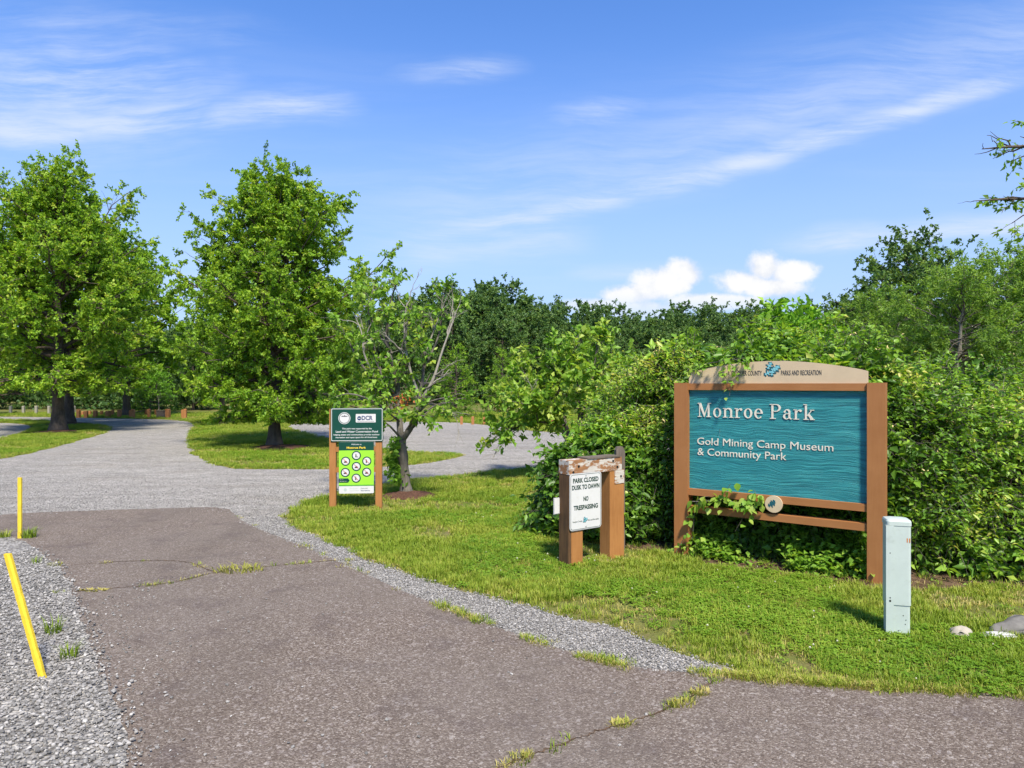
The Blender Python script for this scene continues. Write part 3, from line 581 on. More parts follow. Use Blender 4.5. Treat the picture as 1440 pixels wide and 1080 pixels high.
var = np.where(edge & (rng.uniform(0, 1, n) < 0.75) | (rng.uniform(0, 1, n) < np.where(bare < 0.42, 0.5, 0.10)), 5, var)
sz = rng.uniform(0.7, 1.25, n) * (0.50 + 0.60 * fbm(pts, 1.7, 5)) * np.where(edge, 0.75, 1) * np.interp(Z, [4, 12, 40], [1, 1.25, 2.2])
grass_src = [source('tuft', tuft_mesh('tuft', 1), M['grass']), source('tuft', tuft_mesh('tuft', 2, 14, (0.025, 0.06), 0.06, 0.004, 0.9), M['grass']), source('tuft', tuft_mesh('tuft', 3, 18, (0.04, 0.09), 0.045, 0.003, 0.6), M['grass']),
             source('clover', clover_mesh('clover', 4), M['clover']), source('clover', clover_mesh('clover', 5, 12), M['clover']), source('tuft', tuft_mesh('tuft', 6, 14, (0.02, 0.05), 0.06, 0.0032, 1.1), M['dry'])]
rotz = np.zeros((n, 3)); rotz[:, 2] = rng.uniform(0, 6.28, n); p3 = np.column_stack([pts, np.full(n, 0.002)])
scatter('grass', p3, rotz, np.repeat(sz[:, None], 3, 1), var, grass_src)
# weeds that fringe the asphalt edge, and low moss grass in the cracks
edge_px = [(322, 718), (382, 752), (430, 770), (490, 797), (560, 830), (630, 858), (700, 884), (770, 909), (830, 928), (900, 941), (960, 947), (1060, 955), (1200, 966), (1330, 974), (1440, 981)]
E = bez([G(*p) for p in edge_px], 4000); tE = np.linspace(0, 1, 4000); k = rng.uniform(0, 1, 4000) < np.interp(tE, [0, 0.25, 0.4, 0.62, 0.72, 1], [0.02, 0.05, 0.30, 0.40, 0.9, 1.0]) * np.clip((fbm(E, 2.4, 8) - 0.36) * 6, 0, 1)
E = E[k] + rng.normal(size=(k.sum(), 2)) * np.array([0.03, 0.03])
for ln, amt in zip(crack_lines, (0.06, 0.07, 0.012)):
    Q = bez([G(*p) for p in ln], 900); kk = rng.uniform(0, 1, 900) < amt * np.clip((fbm(Q, 3.5, 12) - 0.42) * 8, 0, 1); E = np.concatenate([E, Q[kk] + rng.normal(size=(kk.sum(), 2)) * 0.012])
n = len(E); rot = np.zeros((n, 3)); rot[:, 2] = rng.uniform(0, 6.28, n)
scatter('edge_weeds', np.column_stack([E, np.full(n, 0.008)]), rot, np.repeat(rng.uniform(0.35, 0.85, n)[:, None], 3, 1), rng.choice([0, 1, 5, 5, 5], n), grass_src)
# clover blossoms in the lawn
k = rng.choice(len(pts), 900, replace=False); k = k[(clump[k] > 0.54) & (Z[k] < 12)]; fl = np.column_stack([pts[k], np.full(len(k), 0.055)])
scatter('clover_blossoms', fl, np.zeros((len(k), 3)), np.repeat(rng.uniform(0.010, 0.018, len(k))[:, None], 3, 1), np.zeros(len(k)), [source('blossom', stone_mesh('blossom', 9, 1.0), M['petal'])])
stones = [source('stone', stone_mesh('stone', 20 + i, rng.uniform(0.45, 0.8)), M['stone']) for i in range(6)]
def stone_field(name, p, z, lo, hi, power=2.0):
    n = len(p); s = (lo + (hi - lo) * rng.uniform(0, 1, n) ** power); rot = rng.uniform(-0.5, 0.5, (n, 3)); rot[:, 2] = rng.uniform(0, 6.28, n)
    scatter(name, np.column_stack([p, z + s * 0.22]), rot, np.repeat(s[:, None], 3, 1), rng.integers(0, 6, n), stones)
# stone bed at left
b = rng.uniform([-5.2, 2.4], [-1.4, 8.2], (80000, 2)); b = b[inside(b + rng.normal(size=b.shape) * 0.05, bed)]; b = b[rng.uniform(0, 1, len(b)) < np.interp(b[:, 1], [3, 5, 8], [1, 0.9, 0.7])]
stone_field('bed_gravel', b, 0.018, 0.010, 0.036)
# stone strip along the asphalt, thinning onto the asphalt and the lawn
b = rng.uniform([-3.4, 3.9], [1.7, 10.0], (230000, 2)); b2 = b + rng.normal(size=b.shape) * 0.03; k = inside(b2, drive) & ~inside(b2, asph) & (b[:, 1] < 9.2); stone_field('strip_gravel', b[k][:48000], 0.006, 0.008, 0.024)
# stones of the drive near its front edge
b = rng.uniform([-9.5, 7.0], [0.6, 13.5], (110000, 2)); j_ = b + rng.normal(size=b.shape) * np.where(fbm(b, 0.8, 61) > 0.5, 0.22, 0.05)[:, None]; k = inside(b, drive) & ~inside(j_, asph) & (rng.uniform(0, 1, len(b)) < np.interp(b[:, 1], [7, 9.5, 13.3], [0.8, 0.5, 0.0])); stone_field('drive_gravel', b[k], 0.007, 0.009, 0.025)
# chips kicked onto the asphalt: many beside the bed, few elsewhere
b = np.column_stack([rng.uniform(-3.4, 1.6, 26000), rng.uniform(2.6, 8.6, 26000)]); d_bed = b[:, 0] - np.interp(b[:, 1], [3.2, 4.1, 5.0, 6.0, 7.2, 8.2], [-1.8, -2.42, -3.05, -3.9, -5.0, -5.6])
k = inside(b, asph) & ~inside(b, bed) & (rng.uniform(0, 1, 26000) < np.exp(-np.maximum(d_bed, 0) / 0.24) * 0.8 + 0.13 * np.exp(-np.maximum(d_bed, 0) / 0.9) * np.clip(fbm(b, 1.2, 44) * 3 - 0.9, 0, 1.5) + 0.006); stone_field('loose_chips', b[k], 0.010, 0.006, 0.030, 2.2)

# ------------------------------------------------------------------ the park entrance sign
class Plane:
    """A standing plane through two ground points; turns places of the photograph into its own x and z."""
    def __init__(self, a, b, o):
        A, B = np.array(G(*a)), np.array(G(*b)); e = (B - A) / np.linalg.norm(B - A); self.A, self.e = A, e; self.O = A + e * self.s0(o); self.rz = math.atan2(e[1], e[0]); self.A = self.O
    def s0(self, x):
        u = (x - 720) / 960.0; return (u * self.A[1] - self.A[0]) / (self.e[0] - u * self.e[1])
    def at(self, x, y):
        s = self.s0(x); Zd = self.A[1] + s * self.e[1]; return s, EYE - (y - 540) / 960.0 * Zd
ps = Plane((958, 781), (1234, 822), 948)
sign = empty('park_sign', (ps.O[0], ps.O[1], 0), ps.rz, 'large brown timber park entrance sign with carved teal panel and arched tan crest', 'sign')
Wd = ps.at(1245, 540)[0]; pw = 0.147; TOP = 1.812
x0, x1 = pw, Wd - pw
for a, b in ((0, pw), (Wd - pw, Wd)): box_obj('post', a, b, 0.0, 0.145, -0.2, TOP, M['brown'], sign, 0.007)
box_obj('top_rail', x0, x1, 0.020, 0.125, 1.738, 1.806, M['brown_x'], sign, 0.005)
box_obj('bottom_rail', x0, x1, 0.018, 0.125, 0.640, 0.708, M['brown_x'], sign, 0.005)
box_obj('lower_rail', x0, x1, 0.018, 0.125, 0.462, 0.530, M['brown_x'], sign, 0.005)
panel = box_obj('panel', x0, x1, 0.055, 0.105, 0.708, 1.738, M['teal'], sign, 0.0)
# crest: a low arch over a straight foot
n = 30; arch = [(x0 + (x1 - x0) * i / n, 1.918 + 0.108 * math.sin(math.pi * i / n) ** 0.85) for i in range(n + 1)]
crest = prism_obj('crest', [(x0, 1.806), (x1, 1.806)] + arch[::-1], 0.040, 0.095, M['tan'], sign, 0.004)
def leaf_shape(cx, cz, L, ang, lobes=3, w=0.40, ph=0.0):
    """Outline of a lobed oak leaf."""
    up_, n = [], 44
    for i in range(n + 1):
        u = i / n; base = math.sin(math.pi * min(1, u * 0.97 + 0.03)) ** 0.7; k = w * L * base * (0.58 + 0.42 * math.sin(2 * math.pi * lobes * u - 0.9 + ph)); up_.append((u * L, max(0.012 * L, k)))
    pts = up_ + [(a, -b) for a, b in up_[::-1]]; ca, sa = math.cos(R(ang)), math.sin(R(ang))
    return [(cx + a * ca - b * sa, cz + a * sa + b * ca) for a, b in pts]
def emblem(parent, cx, cz, sz, y, light=True, name='leaf_emblem'):
    """A spray of oak leaves: dark leaves with paler centres."""
    o = None
    spec = [(-0.52, -0.30, 0.62, 28, 0), (-0.30, 0.05, 0.66, 62, 1), (-0.02, -0.40, 0.66, 78, 2), (0.10, -0.10, 0.66, 48, 3), (-0.12, 0.08, 0.62, 8, 4), (0.34, -0.05, 0.42, 100, 5)] if light else [(-0.62, -0.30, 1.05, 22, 0), (-0.35, -0.05, 0.9, 38, 1)]
    bm = bmesh.new(); bm2 = bmesh.new()
    for a, b, L, an, k in spec:
        prism(bm, leaf_shape(cx + a * sz, cz + b * sz, L * sz, an, 3, 0.42, k * 0.3), y - 0.002 - 0.0004 * k, y)
        if light: prism(bm2, leaf_shape(cx + a * sz + 0.09 * sz * math.cos(R(an)), cz + b * sz + 0.09 * sz * math.sin(R(an)), L * 0.80 * sz, an, 3, 0.27, k * 0.3), y - 0.0045 - 0.0004 * k, y - 0.002)
    o = bm_obj(name, bm, M['ink_teal'], parent)
    if light: bm_obj(name + '_centre', bm2, M['ink_cyan'], parent)
    else: bm2.free()
    return o
cl, cr = ps.at(1027, 532), ps.at(1154, 526)
ec = ps.at(1083, 522)
emblem(crest, ec[0] + 0.005, ec[1] + 0.004, 0.145, 0.040)
def smallcaps(parent, body, xa, xb, z, cap, y, m):
    """Small capitals: the first letter of each word stands taller."""
    return text_obj('lettering', body, xa, xb - xa, z, cap, y, m, parent, 0.002, 0.004)
zc = ps.at(1100, 527)[1]
smallcaps(crest, 'FAUQUIER COUNTY', cl[0], ps.at(1070, 525)[0], zc - 0.004, 0.046, 0.040, M['ink']); smallcaps(crest, 'PARKS AND RECREATION', ps.at(1097, 525)[0], cr[0], zc - 0.004, 0.046, 0.040, M['ink'])
# 'Monroe Park' in raised roman letters with slab serifs, each letter shaped from its strokes
def stroke(pts, wd):
    P = np.array(pts, float); w_ = np.interp(np.linspace(0, 1, len(P)), np.linspace(0, 1, len(wd)), wd); t_ = unit(np.gradient(P, axis=0)); nn = np.stack([-t_[:, 1], t_[:, 0]], 1) * w_[:, None] / 2
    return [tuple(p) for p in P + nn] + [tuple(p) for p in (P - nn)[::-1]]
def rect(a, b, c, d): return [(a, c), (b, c), (b, d), (a, d)]
def arc(cx, cz, rx, rz, a0, a1, n=22): return [(cx + rx * math.cos(R(a0 + (a1 - a0) * i / n)), cz + rz * math.sin(R(a0 + (a1 - a0) * i / n))) for i in range(n + 1)]
def ringp(cx, cz, rx, rz, wt, wn, a0=0, a1=360, n=40):
    A = [R(a0 + (a1 - a0) * i / n) for i in range(n + 1)]
    return [(cx + rx * math.cos(a), cz + rz * math.sin(a)) for a in A] + [(cx + (rx - wt) * math.cos(a), cz + (rz - wn) * math.sin(a)) for a in A[::-1]]
T, t1, sf, x_ = 0.125, 0.05, 0.045, 0.66
def serif(a, b, z): return rect(a, b, z, z + sf)
GL = {
    'M': (1.12, [rect(0.16, 0.16 + t1, 0, 1), rect(0.80, 0.80 + T, 0, 1), [(0.10, 1), (0.29, 1), (0.60, 0.10), (0.53, 0.0)], [(0.50, 0.02), (0.56, 0.0), (0.90, 1), (0.84, 1)], serif(0.05, 0.33, 0), serif(0.70, 1.05, 0), serif(0.05, 0.27, 1 - sf), serif(0.82, 1.05, 1 - sf)]),
    'o': (0.68, [ringp(0.33, x_ / 2, 0.29, x_ / 2 + 0.012, 0.135, 0.05)]),
    'n': (0.80, [rect(0.12, 0.12 + T, 0, x_), stroke(arc(0.42, 0.40, 0.21, 0.235, 160, 0), [0.05, 0.07, 0.12, T]), rect(0.56, 0.56 + T, 0, 0.42), serif(0.03, 0.36, 0), serif(0.47, 0.79, 0), serif(0.03, 0.25, x_ - sf)]),
    'r': (0.60, [rect(0.12, 0.12 + T, 0, x_), stroke(arc(0.43, 0.38, 0.19, 0.25, 165, 70), [0.05, 0.06, 0.09]), circle_pts(0.49, 0.575, 0.075, 18), serif(0.03, 0.40, 0), serif(0.03, 0.25, x_ - sf)]),
    'e': (0.66, [ringp(0.33, x_ / 2, 0.29, x_ / 2 + 0.012, 0.135, 0.052, 0, 318), rect(0.15, 0.56, 0.335, 0.385)]),
    'P': (0.82, [rect(0.14, 0.14 + T + 0.01, 0, 1), ringp(0.44, 0.745, 0.33, 0.255, 0.145, 0.052, -90, 90), rect(0.26, 0.45, 1 - 0.052, 1), rect(0.26, 0.45, 0.49, 0.542), serif(0.03, 0.43, 0), serif(0.03, 0.27, 1 - sf)]),
    'a': (0.66, [rect(0.40, 0.40 + T, 0.05, 0.46), stroke(arc(0.31, 0.45, 0.165, 0.185, 0, 165), [T, 0.11, 0.055, 0.05]), circle_pts(0.165, 0.50, 0.070, 18), ringp(0.27, 0.185, 0.215, 0.195, 0.135, 0.045, 60, 320), stroke([(0.50, 0.12), (0.52, 0.04), (0.58, 0.015), (0.64, 0.06)], [0.10, 0.06, 0.05, 0.04]), rect(0.30, 0.44, 0.345, 0.392)]),
    'k': (0.74, [rect(0.12, 0.12 + T, 0, 1.02), stroke([(0.22, 0.22), (0.40, 0.43), (0.56, x_ - 0.03)], [0.055, 0.055, 0.055]), stroke([(0.34, 0.36), (0.46, 0.20), (0.60, 0.02)], [0.13, 0.15, 0.16]), serif(0.03, 0.36, 0), serif(0.44, 0.75, 0), serif(0.44, 0.71, x_ - sf), serif(0.03, 0.25, 1.02 - sf)]),
}
la, lb = ps.at(978, 586.3), ps.at(1144, 588.8); word = 'Monroe Park'
adv = sum(GL[c][0] + 0.045 if c != ' ' else 0.36 for c in word); cap_ = 0.145; sx_ = (lb[0] - la[0]) / (adv - 0.05); pen = la[0]; zb = la[1]
for ch in word:
    if ch == ' ': pen += 0.36 * sx_; continue
    bm = bmesh.new(); wdt, pcs = GL[ch]
    for i, pc in enumerate(pcs): prism(bm, [(pen + a * sx_, zb + b * cap_) for a, b in pc], 0.055 - 0.007 - 0.0006 * i, 0.058)
    bm_obj('letter', bm, M['cream'], panel); pen += (wdt + 0.045) * sx_
a, b = ps.at(978, 625.4), ps.at(1170.5, 630); text_obj('lettering', 'Gold Mining Camp Museum', a[0], b[0] - a[0], a[1], 0.072, 0.055, M['cream'], panel, 0.006, 0.0)
a, b = ps.at(978.5, 640.2), ps.at(1104, 643); text_obj('lettering', '& Community Park', a[0], b[0] - a[0], a[1], 0.072, 0.055, M['cream'], panel, 0.006, 0.0)
c = ps.at(1088, 709); med = prism_obj('medallion', circle_pts(c[0], c[1], 0.082, 40), -0.004, 0.018, M['tan'], sign, 0.003); emblem(med, c[0] - 0.008, c[1] + 0.002, 0.072, -0.004, False)

# ------------------------------------------------------------------ timber barrier frame with its notice
pc = Plane((803.5, 797), (877.5, 782.5), 803.5)
fr = empty('barrier_frame', (pc.O[0], pc.O[1], 0), pc.rz, 'two-post orange timber barrier frame with peeling beam and white closing notice', 'barrier')
FW = pc.at(877.5, 780)[0]; TB = pc.at(803, 648)[1]
near = bmesh.new(); add_box(near, 0, 0.145, 0, 0.15, -0.15, TB - 0.142); bm_obj('post', near, M['orange'], fr, 0.006)
box_obj('shaded_end', -0.034, 0.0, 0.004, 0.152, -0.15, TB - 0.142, M['shade_wood'], fr, 0.004)  # weathered end face; its dark brown also carries the shade of this side
bmf = bmesh.new(); add_box(bmf, FW - 0.20, FW, 0.0, 0.15, -0.15, TB - 0.138); bm_obj('post', bmf, M['orange'], fr, 0.006)
box_obj('beam', -0.036, FW - 0.035, -0.004, 0.152, TB - 0.138, TB, M['peeled'], fr, 0.012)
box_obj('beam_cap', 0.20, FW - 0.06, -0.012, 0.15, TB + 0.001, TB + 0.016, M['grey_wood'], fr, 0.004)
box_obj('corner_patch', FW - 0.135, FW - 0.004, -0.006, 0.0, TB - 0.275, TB - 0.140, M['peeled'], fr, 0.002)
a, b = pc.at(798.5, 666), pc.at(843.5, 744); zt = pc.at(820, 664.5)[1]; zl = pc.at(820, 744.5)[1]; sa, sb = a[0] + 0.012, b[0] + 0.01
plate = prism_obj('notice_plate', rrect(sa, sb, zl, zt, 0.035), -0.012, -0.008, M['alu'], fr); face = prism_obj('notice_face', rrect(sa + 0.006, sb - 0.006, zl + 0.006, zt - 0.006, 0.031), -0.0145, -0.012, M['white'], plate)
bmr = bmesh.new(); out_, inn = rrect(sa + 0.012, sb - 0.012, zl + 0.012, zt - 0.012, 0.027), rrect(sa + 0.016, sb - 0.016, zl + 0.016, zt - 0.016, 0.024)
va, vb = [bmr.verts.new((x, -0.0155, z)) for x, z in out_], [bmr.verts.new((x, -0.0155, z)) for x, z in inn]
for i in range(len(va)): j = (i + 1) % len(va); bmr.faces.new((va[i], va[j], vb[j], vb[i]))
bm_obj('printed_border', bmr, M['green_ink'], plate)
wS, hS, cS = sb - sa, zt - zl, (sa + sb) / 2
for body, fw, zf in (('PARK CLOSED', 0.80, 0.835), ('DUSK TO DAWN', 0.86, 0.715), ('NO', 0.155, 0.505), ('TRESPASSING', 0.76, 0.36)):
    text_obj('lettering', body, cS, wS * fw, zl + hS * zf, hS * 0.078, -0.0145, M['green_ink'], plate, 0.0012, 0.035, 'C')
text_obj('lettering', 'Fauquier County', sa + wS * 0.09, wS * 0.30, zl + hS * 0.145, hS * 0.028, -0.0145, M['green_ink'], plate, 0.001); text_obj('lettering', 'Parks and Recreation', sa + wS * 0.56, wS * 0.35, zl + hS * 0.145, hS * 0.028, -0.0145, M['green_ink'], plate, 0.001)
emblem(plate, sa + wS * 0.475, zl + hS * 0.165, 0.055, -0.0145)
for z_ in (zt - 0.030, zl + 0.030): prism_obj('screw', circle_pts(cS, z_, 0.007, 12), -0.0185, -0.0145, M['steel'], plate)
for x_s, z_s in ((0.09, TB - 0.06), (0.02, TB - 0.115), (FW - 0.16, TB - 0.035), (FW - 0.10, TB - 0.10), (FW - 0.05, TB - 0.20)): prism_obj('bolt', circle_pts(x_s, z_s, 0.011, 12), -0.011, -0.003, M['black'], fr)
w0 = pc.at(803, 702); bx = prism_obj('reflector_plate', [( -0.105, w0[1] - 0.165), (-0.028, w0[1] - 0.165), (-0.028, w0[1]), (-0.105, w0[1])], 0.148, 0.154, M['alu'], fr); prism_obj('reflector_face', [( -0.097, w0[1] - 0.158), (-0.030, w0[1] - 0.158), (-0.030, w0[1] - 0.007), (-0.097, w0[1] - 0.007)], 0.144, 0.148, M['white'], bx)
gpt = G(875, 773.5); gp = empty('weathered_post', (gpt[0] - 0.02, gpt[1] + 0.05, 0), R(12), 'slim grey weathered timber post with a pointed tip behind the barrier frame', 'post')
bmp = bmesh.new(); zt2 = 1.8 - (628 - 540) / 960 * (gpt[1] + 0.05); prism(bmp, [(-0.05, -0.15), (0.05, -0.15), (0.05, zt2 - 0.05), (0.025, zt2), (-0.03, zt2), (-0.05, zt2 - 0.035)], -0.03, 0.03); bm_obj('timber', bmp, M['grey_wood'], gp, 0.004)

# ------------------------------------------------------------------ the two-board information sign
pi = Plane((468, 716), (532, 715), 463)
inf = empty('information_sign', (pi.O[0], pi.O[1], 0), pi.rz, 'two-post information sign with dark green board above a lime green rules board', 'sign')
IW = pi.at(537, 600)[0]; pw2 = 0.092; zT = pi.at(500, 573.5)[1]; zB = pi.at(500, 620.8)[1]
for a in (0.0, IW - pw2): box_obj('post', a, a + pw2, 0, 0.09, -0.15, zT - 0.02, M['orange'], inf, 0.005)
for zz in (pi.at(500, 632)[1], pi.at(500, 661)[1]): box_obj('crossbar', pw2, IW - pw2, 0.02, 0.055, zz - 0.035, zz + 0.035, M['orange'], inf, 0.004)
xa, xb = pi.at(465.2, 600)[0], pi.at(539, 600)[0]
bd = prism_obj('upper_board', rrect(xa, xb, zB, zT, 0.018), -0.014, -0.002, M['dgreen'], inf)
bmr = bmesh.new(); q1, q2 = rrect(xa + 0.010, xb - 0.010, zB + 0.010, zT - 0.010, 0.016), rrect(xa + 0.018, xb - 0.018, zB + 0.018, zT - 0.018, 0.012); va, vb = [bmr.verts.new((x, -0.0155, z)) for x, z in q1], [bmr.verts.new((x, -0.0155, z)) for x, z in q2]
for i in range(len(va)): j = (i + 1) % len(va); bmr.faces.new((va[i], va[j], vb[j], vb[i]))
bm_obj('printed_border', bmr, M['white'], bd)
c = pi.at(484.5, 588); seal = prism_obj('round_seal', circle_pts(c[0], c[1], 0.085, 32), -0.0165, -0.014, M['white'], bd)
bmr = bmesh.new(); va, vb = [bmr.verts.new((x, -0.0175, z)) for x, z in circle_pts(c[0], c[1], 0.076, 32)], [bmr.verts.new((x, -0.0175, z)) for x, z in circle_pts(c[0], c[1], 0.068, 32)]
for i in range(32): bmr.faces.new((va[i], va[(i + 1) % 32], vb[(i + 1) % 32], vb[i]))
bm_obj('seal_ring', bmr, M['dgreen'], seal)
prism_obj('seal_hills', [(c[0] - 0.045, c[1] + 0.022), (c[0] - 0.028, c[1] + 0.036), (c[0] - 0.014, c[1] + 0.028), (c[0] + 0.004, c[1] + 0.044), (c[0] + 0.02, c[1] + 0.028), (c[0] + 0.034, c[1] + 0.034), (c[0] + 0.048, c[1] + 0.022)], -0.018, -0.0165, M['ink'], seal)
a, b = pi.at(500.5, 594), pi.at(528.5, 582); logo = prism_obj('logo_plate', rrect(a[0], b[0], a[1], b[1], 0.008), -0.0165, -0.014, M['white'], bd)
gl = (a[0] + 0.05, (a[1] + b[1]) / 2); prism_obj('logo_globe', circle_pts(gl[0], gl[1], 0.030, 24), -0.0175, -0.0165, M['blue'], logo); prism_obj('logo_swoosh', stroke(arc(gl[0], gl[1] + 0.012, 0.026, 0.014, 200, 340, 10), [0.004, 0.010, 0.004]), -0.0185, -0.0175, M['white'], logo)
text_obj('lettering', 'DCR', a[0] + 0.085, 0.155, a[1] + 0.036, 0.060, -0.0165, M['blue'], logo, 0.001, 0.03); text_obj('lettering', 'Virginia Department of Conservation and Recreation', a[0] + 0.02, b[0] - a[0] - 0.04, a[1] + 0.012, 0.010, -0.0165, M['ink'], logo, 0.001)
for body, y_, xl, xr, cap in (('This park was supported by the', 603.6, 481, 523, 0.020), ('Land and Water Conservation Fund', 608.2, 472.5, 531.5, 0.027), ('helping states and communities provide outdoor', 612.2, 469.3, 534, 0.020), ('recreation and open space for all Americans', 616.0, 472.2, 530.5, 0.020)):
    a, b = pi.at(xl, y_), pi.at(xr, y_); text_obj('lettering', body, a[0], b[0] - a[0], a[1], cap, -0.014, M['white'], bd, 0.0015, 0.022)
la_, lb_ = pi.at(476.8, 694), pi.at(525.8, 621.6); xa, xb = la_[0], lb_[0]; zz = lambda y: pi.at(500, y)[1]
lbd = prism_obj('lower_board', rrect(xa, xb, la_[1], zB - 0.004, 0.014), -0.012, 0.0, M['white'], inf)
prism_obj('header_band', [(xa, zz(633.2)), (xb, zz(633.2)), (xb, zB - 0.005), (xa, zB - 0.005)], -0.014, -0.012, M['dgreen'], lbd); prism_obj('lime_field', [(xa, zz(683.0)), (xb, zz(683.0)), (xb, zz(633.2)), (xa, zz(633.2))], -0.0135, -0.012, M['lime'], lbd)
prism_obj('green_stripe', [(xa, zz(683.0)), (xb, zz(683.0)), (xb, zz(681.4)), (xa, zz(681.4))], -0.0150, -0.0137, M['green2'], lbd)
a, b = pi.at(494, 625.6), pi.at(508.5, 625.6); text_obj('lettering', 'Welcome to', a[0], b[0] - a[0], a[1], 0.018, -0.014, M['white'], lbd, 0.001, 0.015)
a, b = pi.at(487.7, 630.8), pi.at(514.8, 630.8); text_obj('lettering', 'Monroe Park', a[0], b[0] - a[0], a[1], 0.028, -0.014, M['gold'], lbd, 0.001, 0.03)
prism_obj('arrow_tag', [(xa, zz(678.4)), (xa + 0.13, zz(678.4)), (xa + 0.152, zz(675.4)), (xa + 0.13, zz(672.4)), (xa, zz(672.4))], -0.0155, -0.0137, M['dgreen'], lbd)
text_obj('lettering', 'See the', xa + 0.012, 0.05, zz(674.6), 0.009, -0.0155, M['white'], lbd, 0.001); text_obj('lettering', 'park regulations', xa + 0.012, 0.10, zz(676.8), 0.009, -0.0155, M['white'], lbd, 0.001)
for i, (x, y) in enumerate(((501.3, 640.4), (486.2, 648.4), (516, 648.2), (501.3, 655.8), (485.8, 664.2), (515.8, 663.8), (501, 672.2))):
    c = pi.at(x, y); rg = prism_obj('pictogram_ring', circle_pts(c[0], c[1], 0.066, 28), -0.0150, -0.0135, M['dgreen'], lbd); prism_obj('pictogram_disc', circle_pts(c[0], c[1], 0.050, 28), -0.0165, -0.0150, M['white'], rg)
    bmx = bmesh.new()
    if i in (0, 2, 6): prism(bmx, [(c[0] - 0.014, c[1] - 0.026), (c[0] + 0.004, c[1] - 0.026), (c[0] + 0.002, c[1] + 0.01), (c[0] - 0.012, c[1] + 0.01)], -0.0175, -0.0165); prism(bmx, circle_pts(c[0] - 0.006, c[1] + 0.018, 0.007, 10), -0.0175, -0.0165)
    else: prism(bmx, [(c[0] - 0.026, c[1] - 0.022), (c[0] + 0.022, c[1] - 0.022), (c[0] + 0.022, c[1] - 0.008), (c[0] + 0.006, c[1] + 0.006), (c[0] - 0.018, c[1] - 0.004)], -0.0175, -0.0165)
    bm_obj('pictogram', bmx, M['ink'], rg)
    if i: prism_obj('slash', stroke([(c[0] - 0.032, c[1] + 0.032), (c[0] + 0.032, c[1] - 0.032)], [0.006, 0.006]), -0.0182, -0.0176, M['red'], rg)
    else: prism_obj('pictogram_bar', stroke([(c[0] + 0.008, c[1] - 0.02), (c[0] + 0.024, c[1] - 0.02)], [0.01, 0.01]), -0.0182, -0.0176, M['ink'], rg)
prism_obj('footer_mark', circle_pts(xa + 0.09, zz(688.3), 0.022, 20), -0.0135, -0.012, M['pedestal'], lbd); text_obj('lettering', 'FAUQUIER', xa + 0.15, 0.11, zz(687.4), 0.014, -0.012, M['pedestal'], lbd, 0.001); text_obj('lettering', 'COUNTY PARKS', xa + 0.15, 0.13, zz(690.4), 0.012, -0.012, M['pedestal'], lbd, 0.001)
text_obj('lettering', 'PARKS AND', xa + 0.31, 0.10, zz(687.4), 0.012, -0.012, M['blue'], lbd, 0.001); text_obj('lettering', 'Recreation', xa + 0.31, 0.13, zz(690.6), 0.018, -0.012, M['blue'], lbd, 0.001, 0.01)

# ------------------------------------------------------------------ utility pedestal, marker stakes, stones by the lawn edge
gq = G(1271, 899); ped = empty('utility_pedestal', (gq[0], gq[1] + 0.09, 0), R(-16), 'pale grey-green utility pedestal standing in grass beside the teal sign', 'utility box')
def rounded_col(name, w_, d_, z0, z1, r, m, parent, bev=0.0):
    pts = rrect(-w_ / 2, w_ / 2, -d_ / 2, d_ / 2, r, 6); bm = bmesh.new(); a = [bm.verts.new((x, y, z0)) for x, y in pts]; b = [bm.verts.new((x, y, z1)) for x, y in pts]; bm.faces.new(a[::-1]); bm.faces.new(b)
    for i in range(len(pts)): bm.faces.new((a[i], a[(i + 1) % len(pts)], b[(i + 1) % len(pts)], b[i]))
    return bm_obj(name, bm, m, parent, bev)
HT = 0.835; ped.scale = (0.87, 0.87, 1)
rounded_col('lower_body', 0.168, 0.150, -0.05, 0.235, 0.020, M['pedestal'], ped); cover = rounded_col('cover', 0.180, 0.162, 0.232, HT - 0.028, 0.024, M['pedestal'], ped, 0.002)
bm = bmesh.new(); ptsc = rrect(-0.094, 0.094, -0.085, 0.085, 0.026, 6)
lv = [[bm.verts.new((x * s, y * s, z)) for x, y in ptsc] for s, z in ((1, HT - 0.040), (1, HT - 0.012), (0.93, HT - 0.001), (0.55, HT + 0.006))]
bm.faces.new(lv[0][::-1]); bm.faces.new(lv[3])
for L0, L1 in zip(lv, lv[1:]):
    for i in range(len(ptsc)): bm.faces.new((L0[i], L0[(i + 1) % len(ptsc)], L1[(i + 1) % len(ptsc)], L1[i]))
bm_obj('cap', bm, M['pedestal'], ped)
side = box_obj('side_channel', -0.098, -0.040, -0.0865, -0.010, -0.05, HT - 0.041, M['pedestal'], ped, 0.006)
for z_, r_ in ((0.260, 0.008), (0.282, 0.005), (0.60, 0.004)): prism_obj('keyhole', circle_pts(-0.068, z_, r_, 12), -0.0875, -0.0863, M['black'], side)
for x_s in (0.058, 0.076): prism_obj('number_mark', rect(x_s - 0.004, x_s + 0.004, HT - 0.155, HT - 0.125), -0.0823, -0.0808, M['rust'], cover)
for x_s, z_s in ((0.03, 0.16), (0.045, 0.10), (-0.005, 0.05), (0.05, 0.13)): prism_obj('chip', circle_pts(x_s, z_s, 0.004, 8), -0.0762, -0.0748, M['black'], ped)
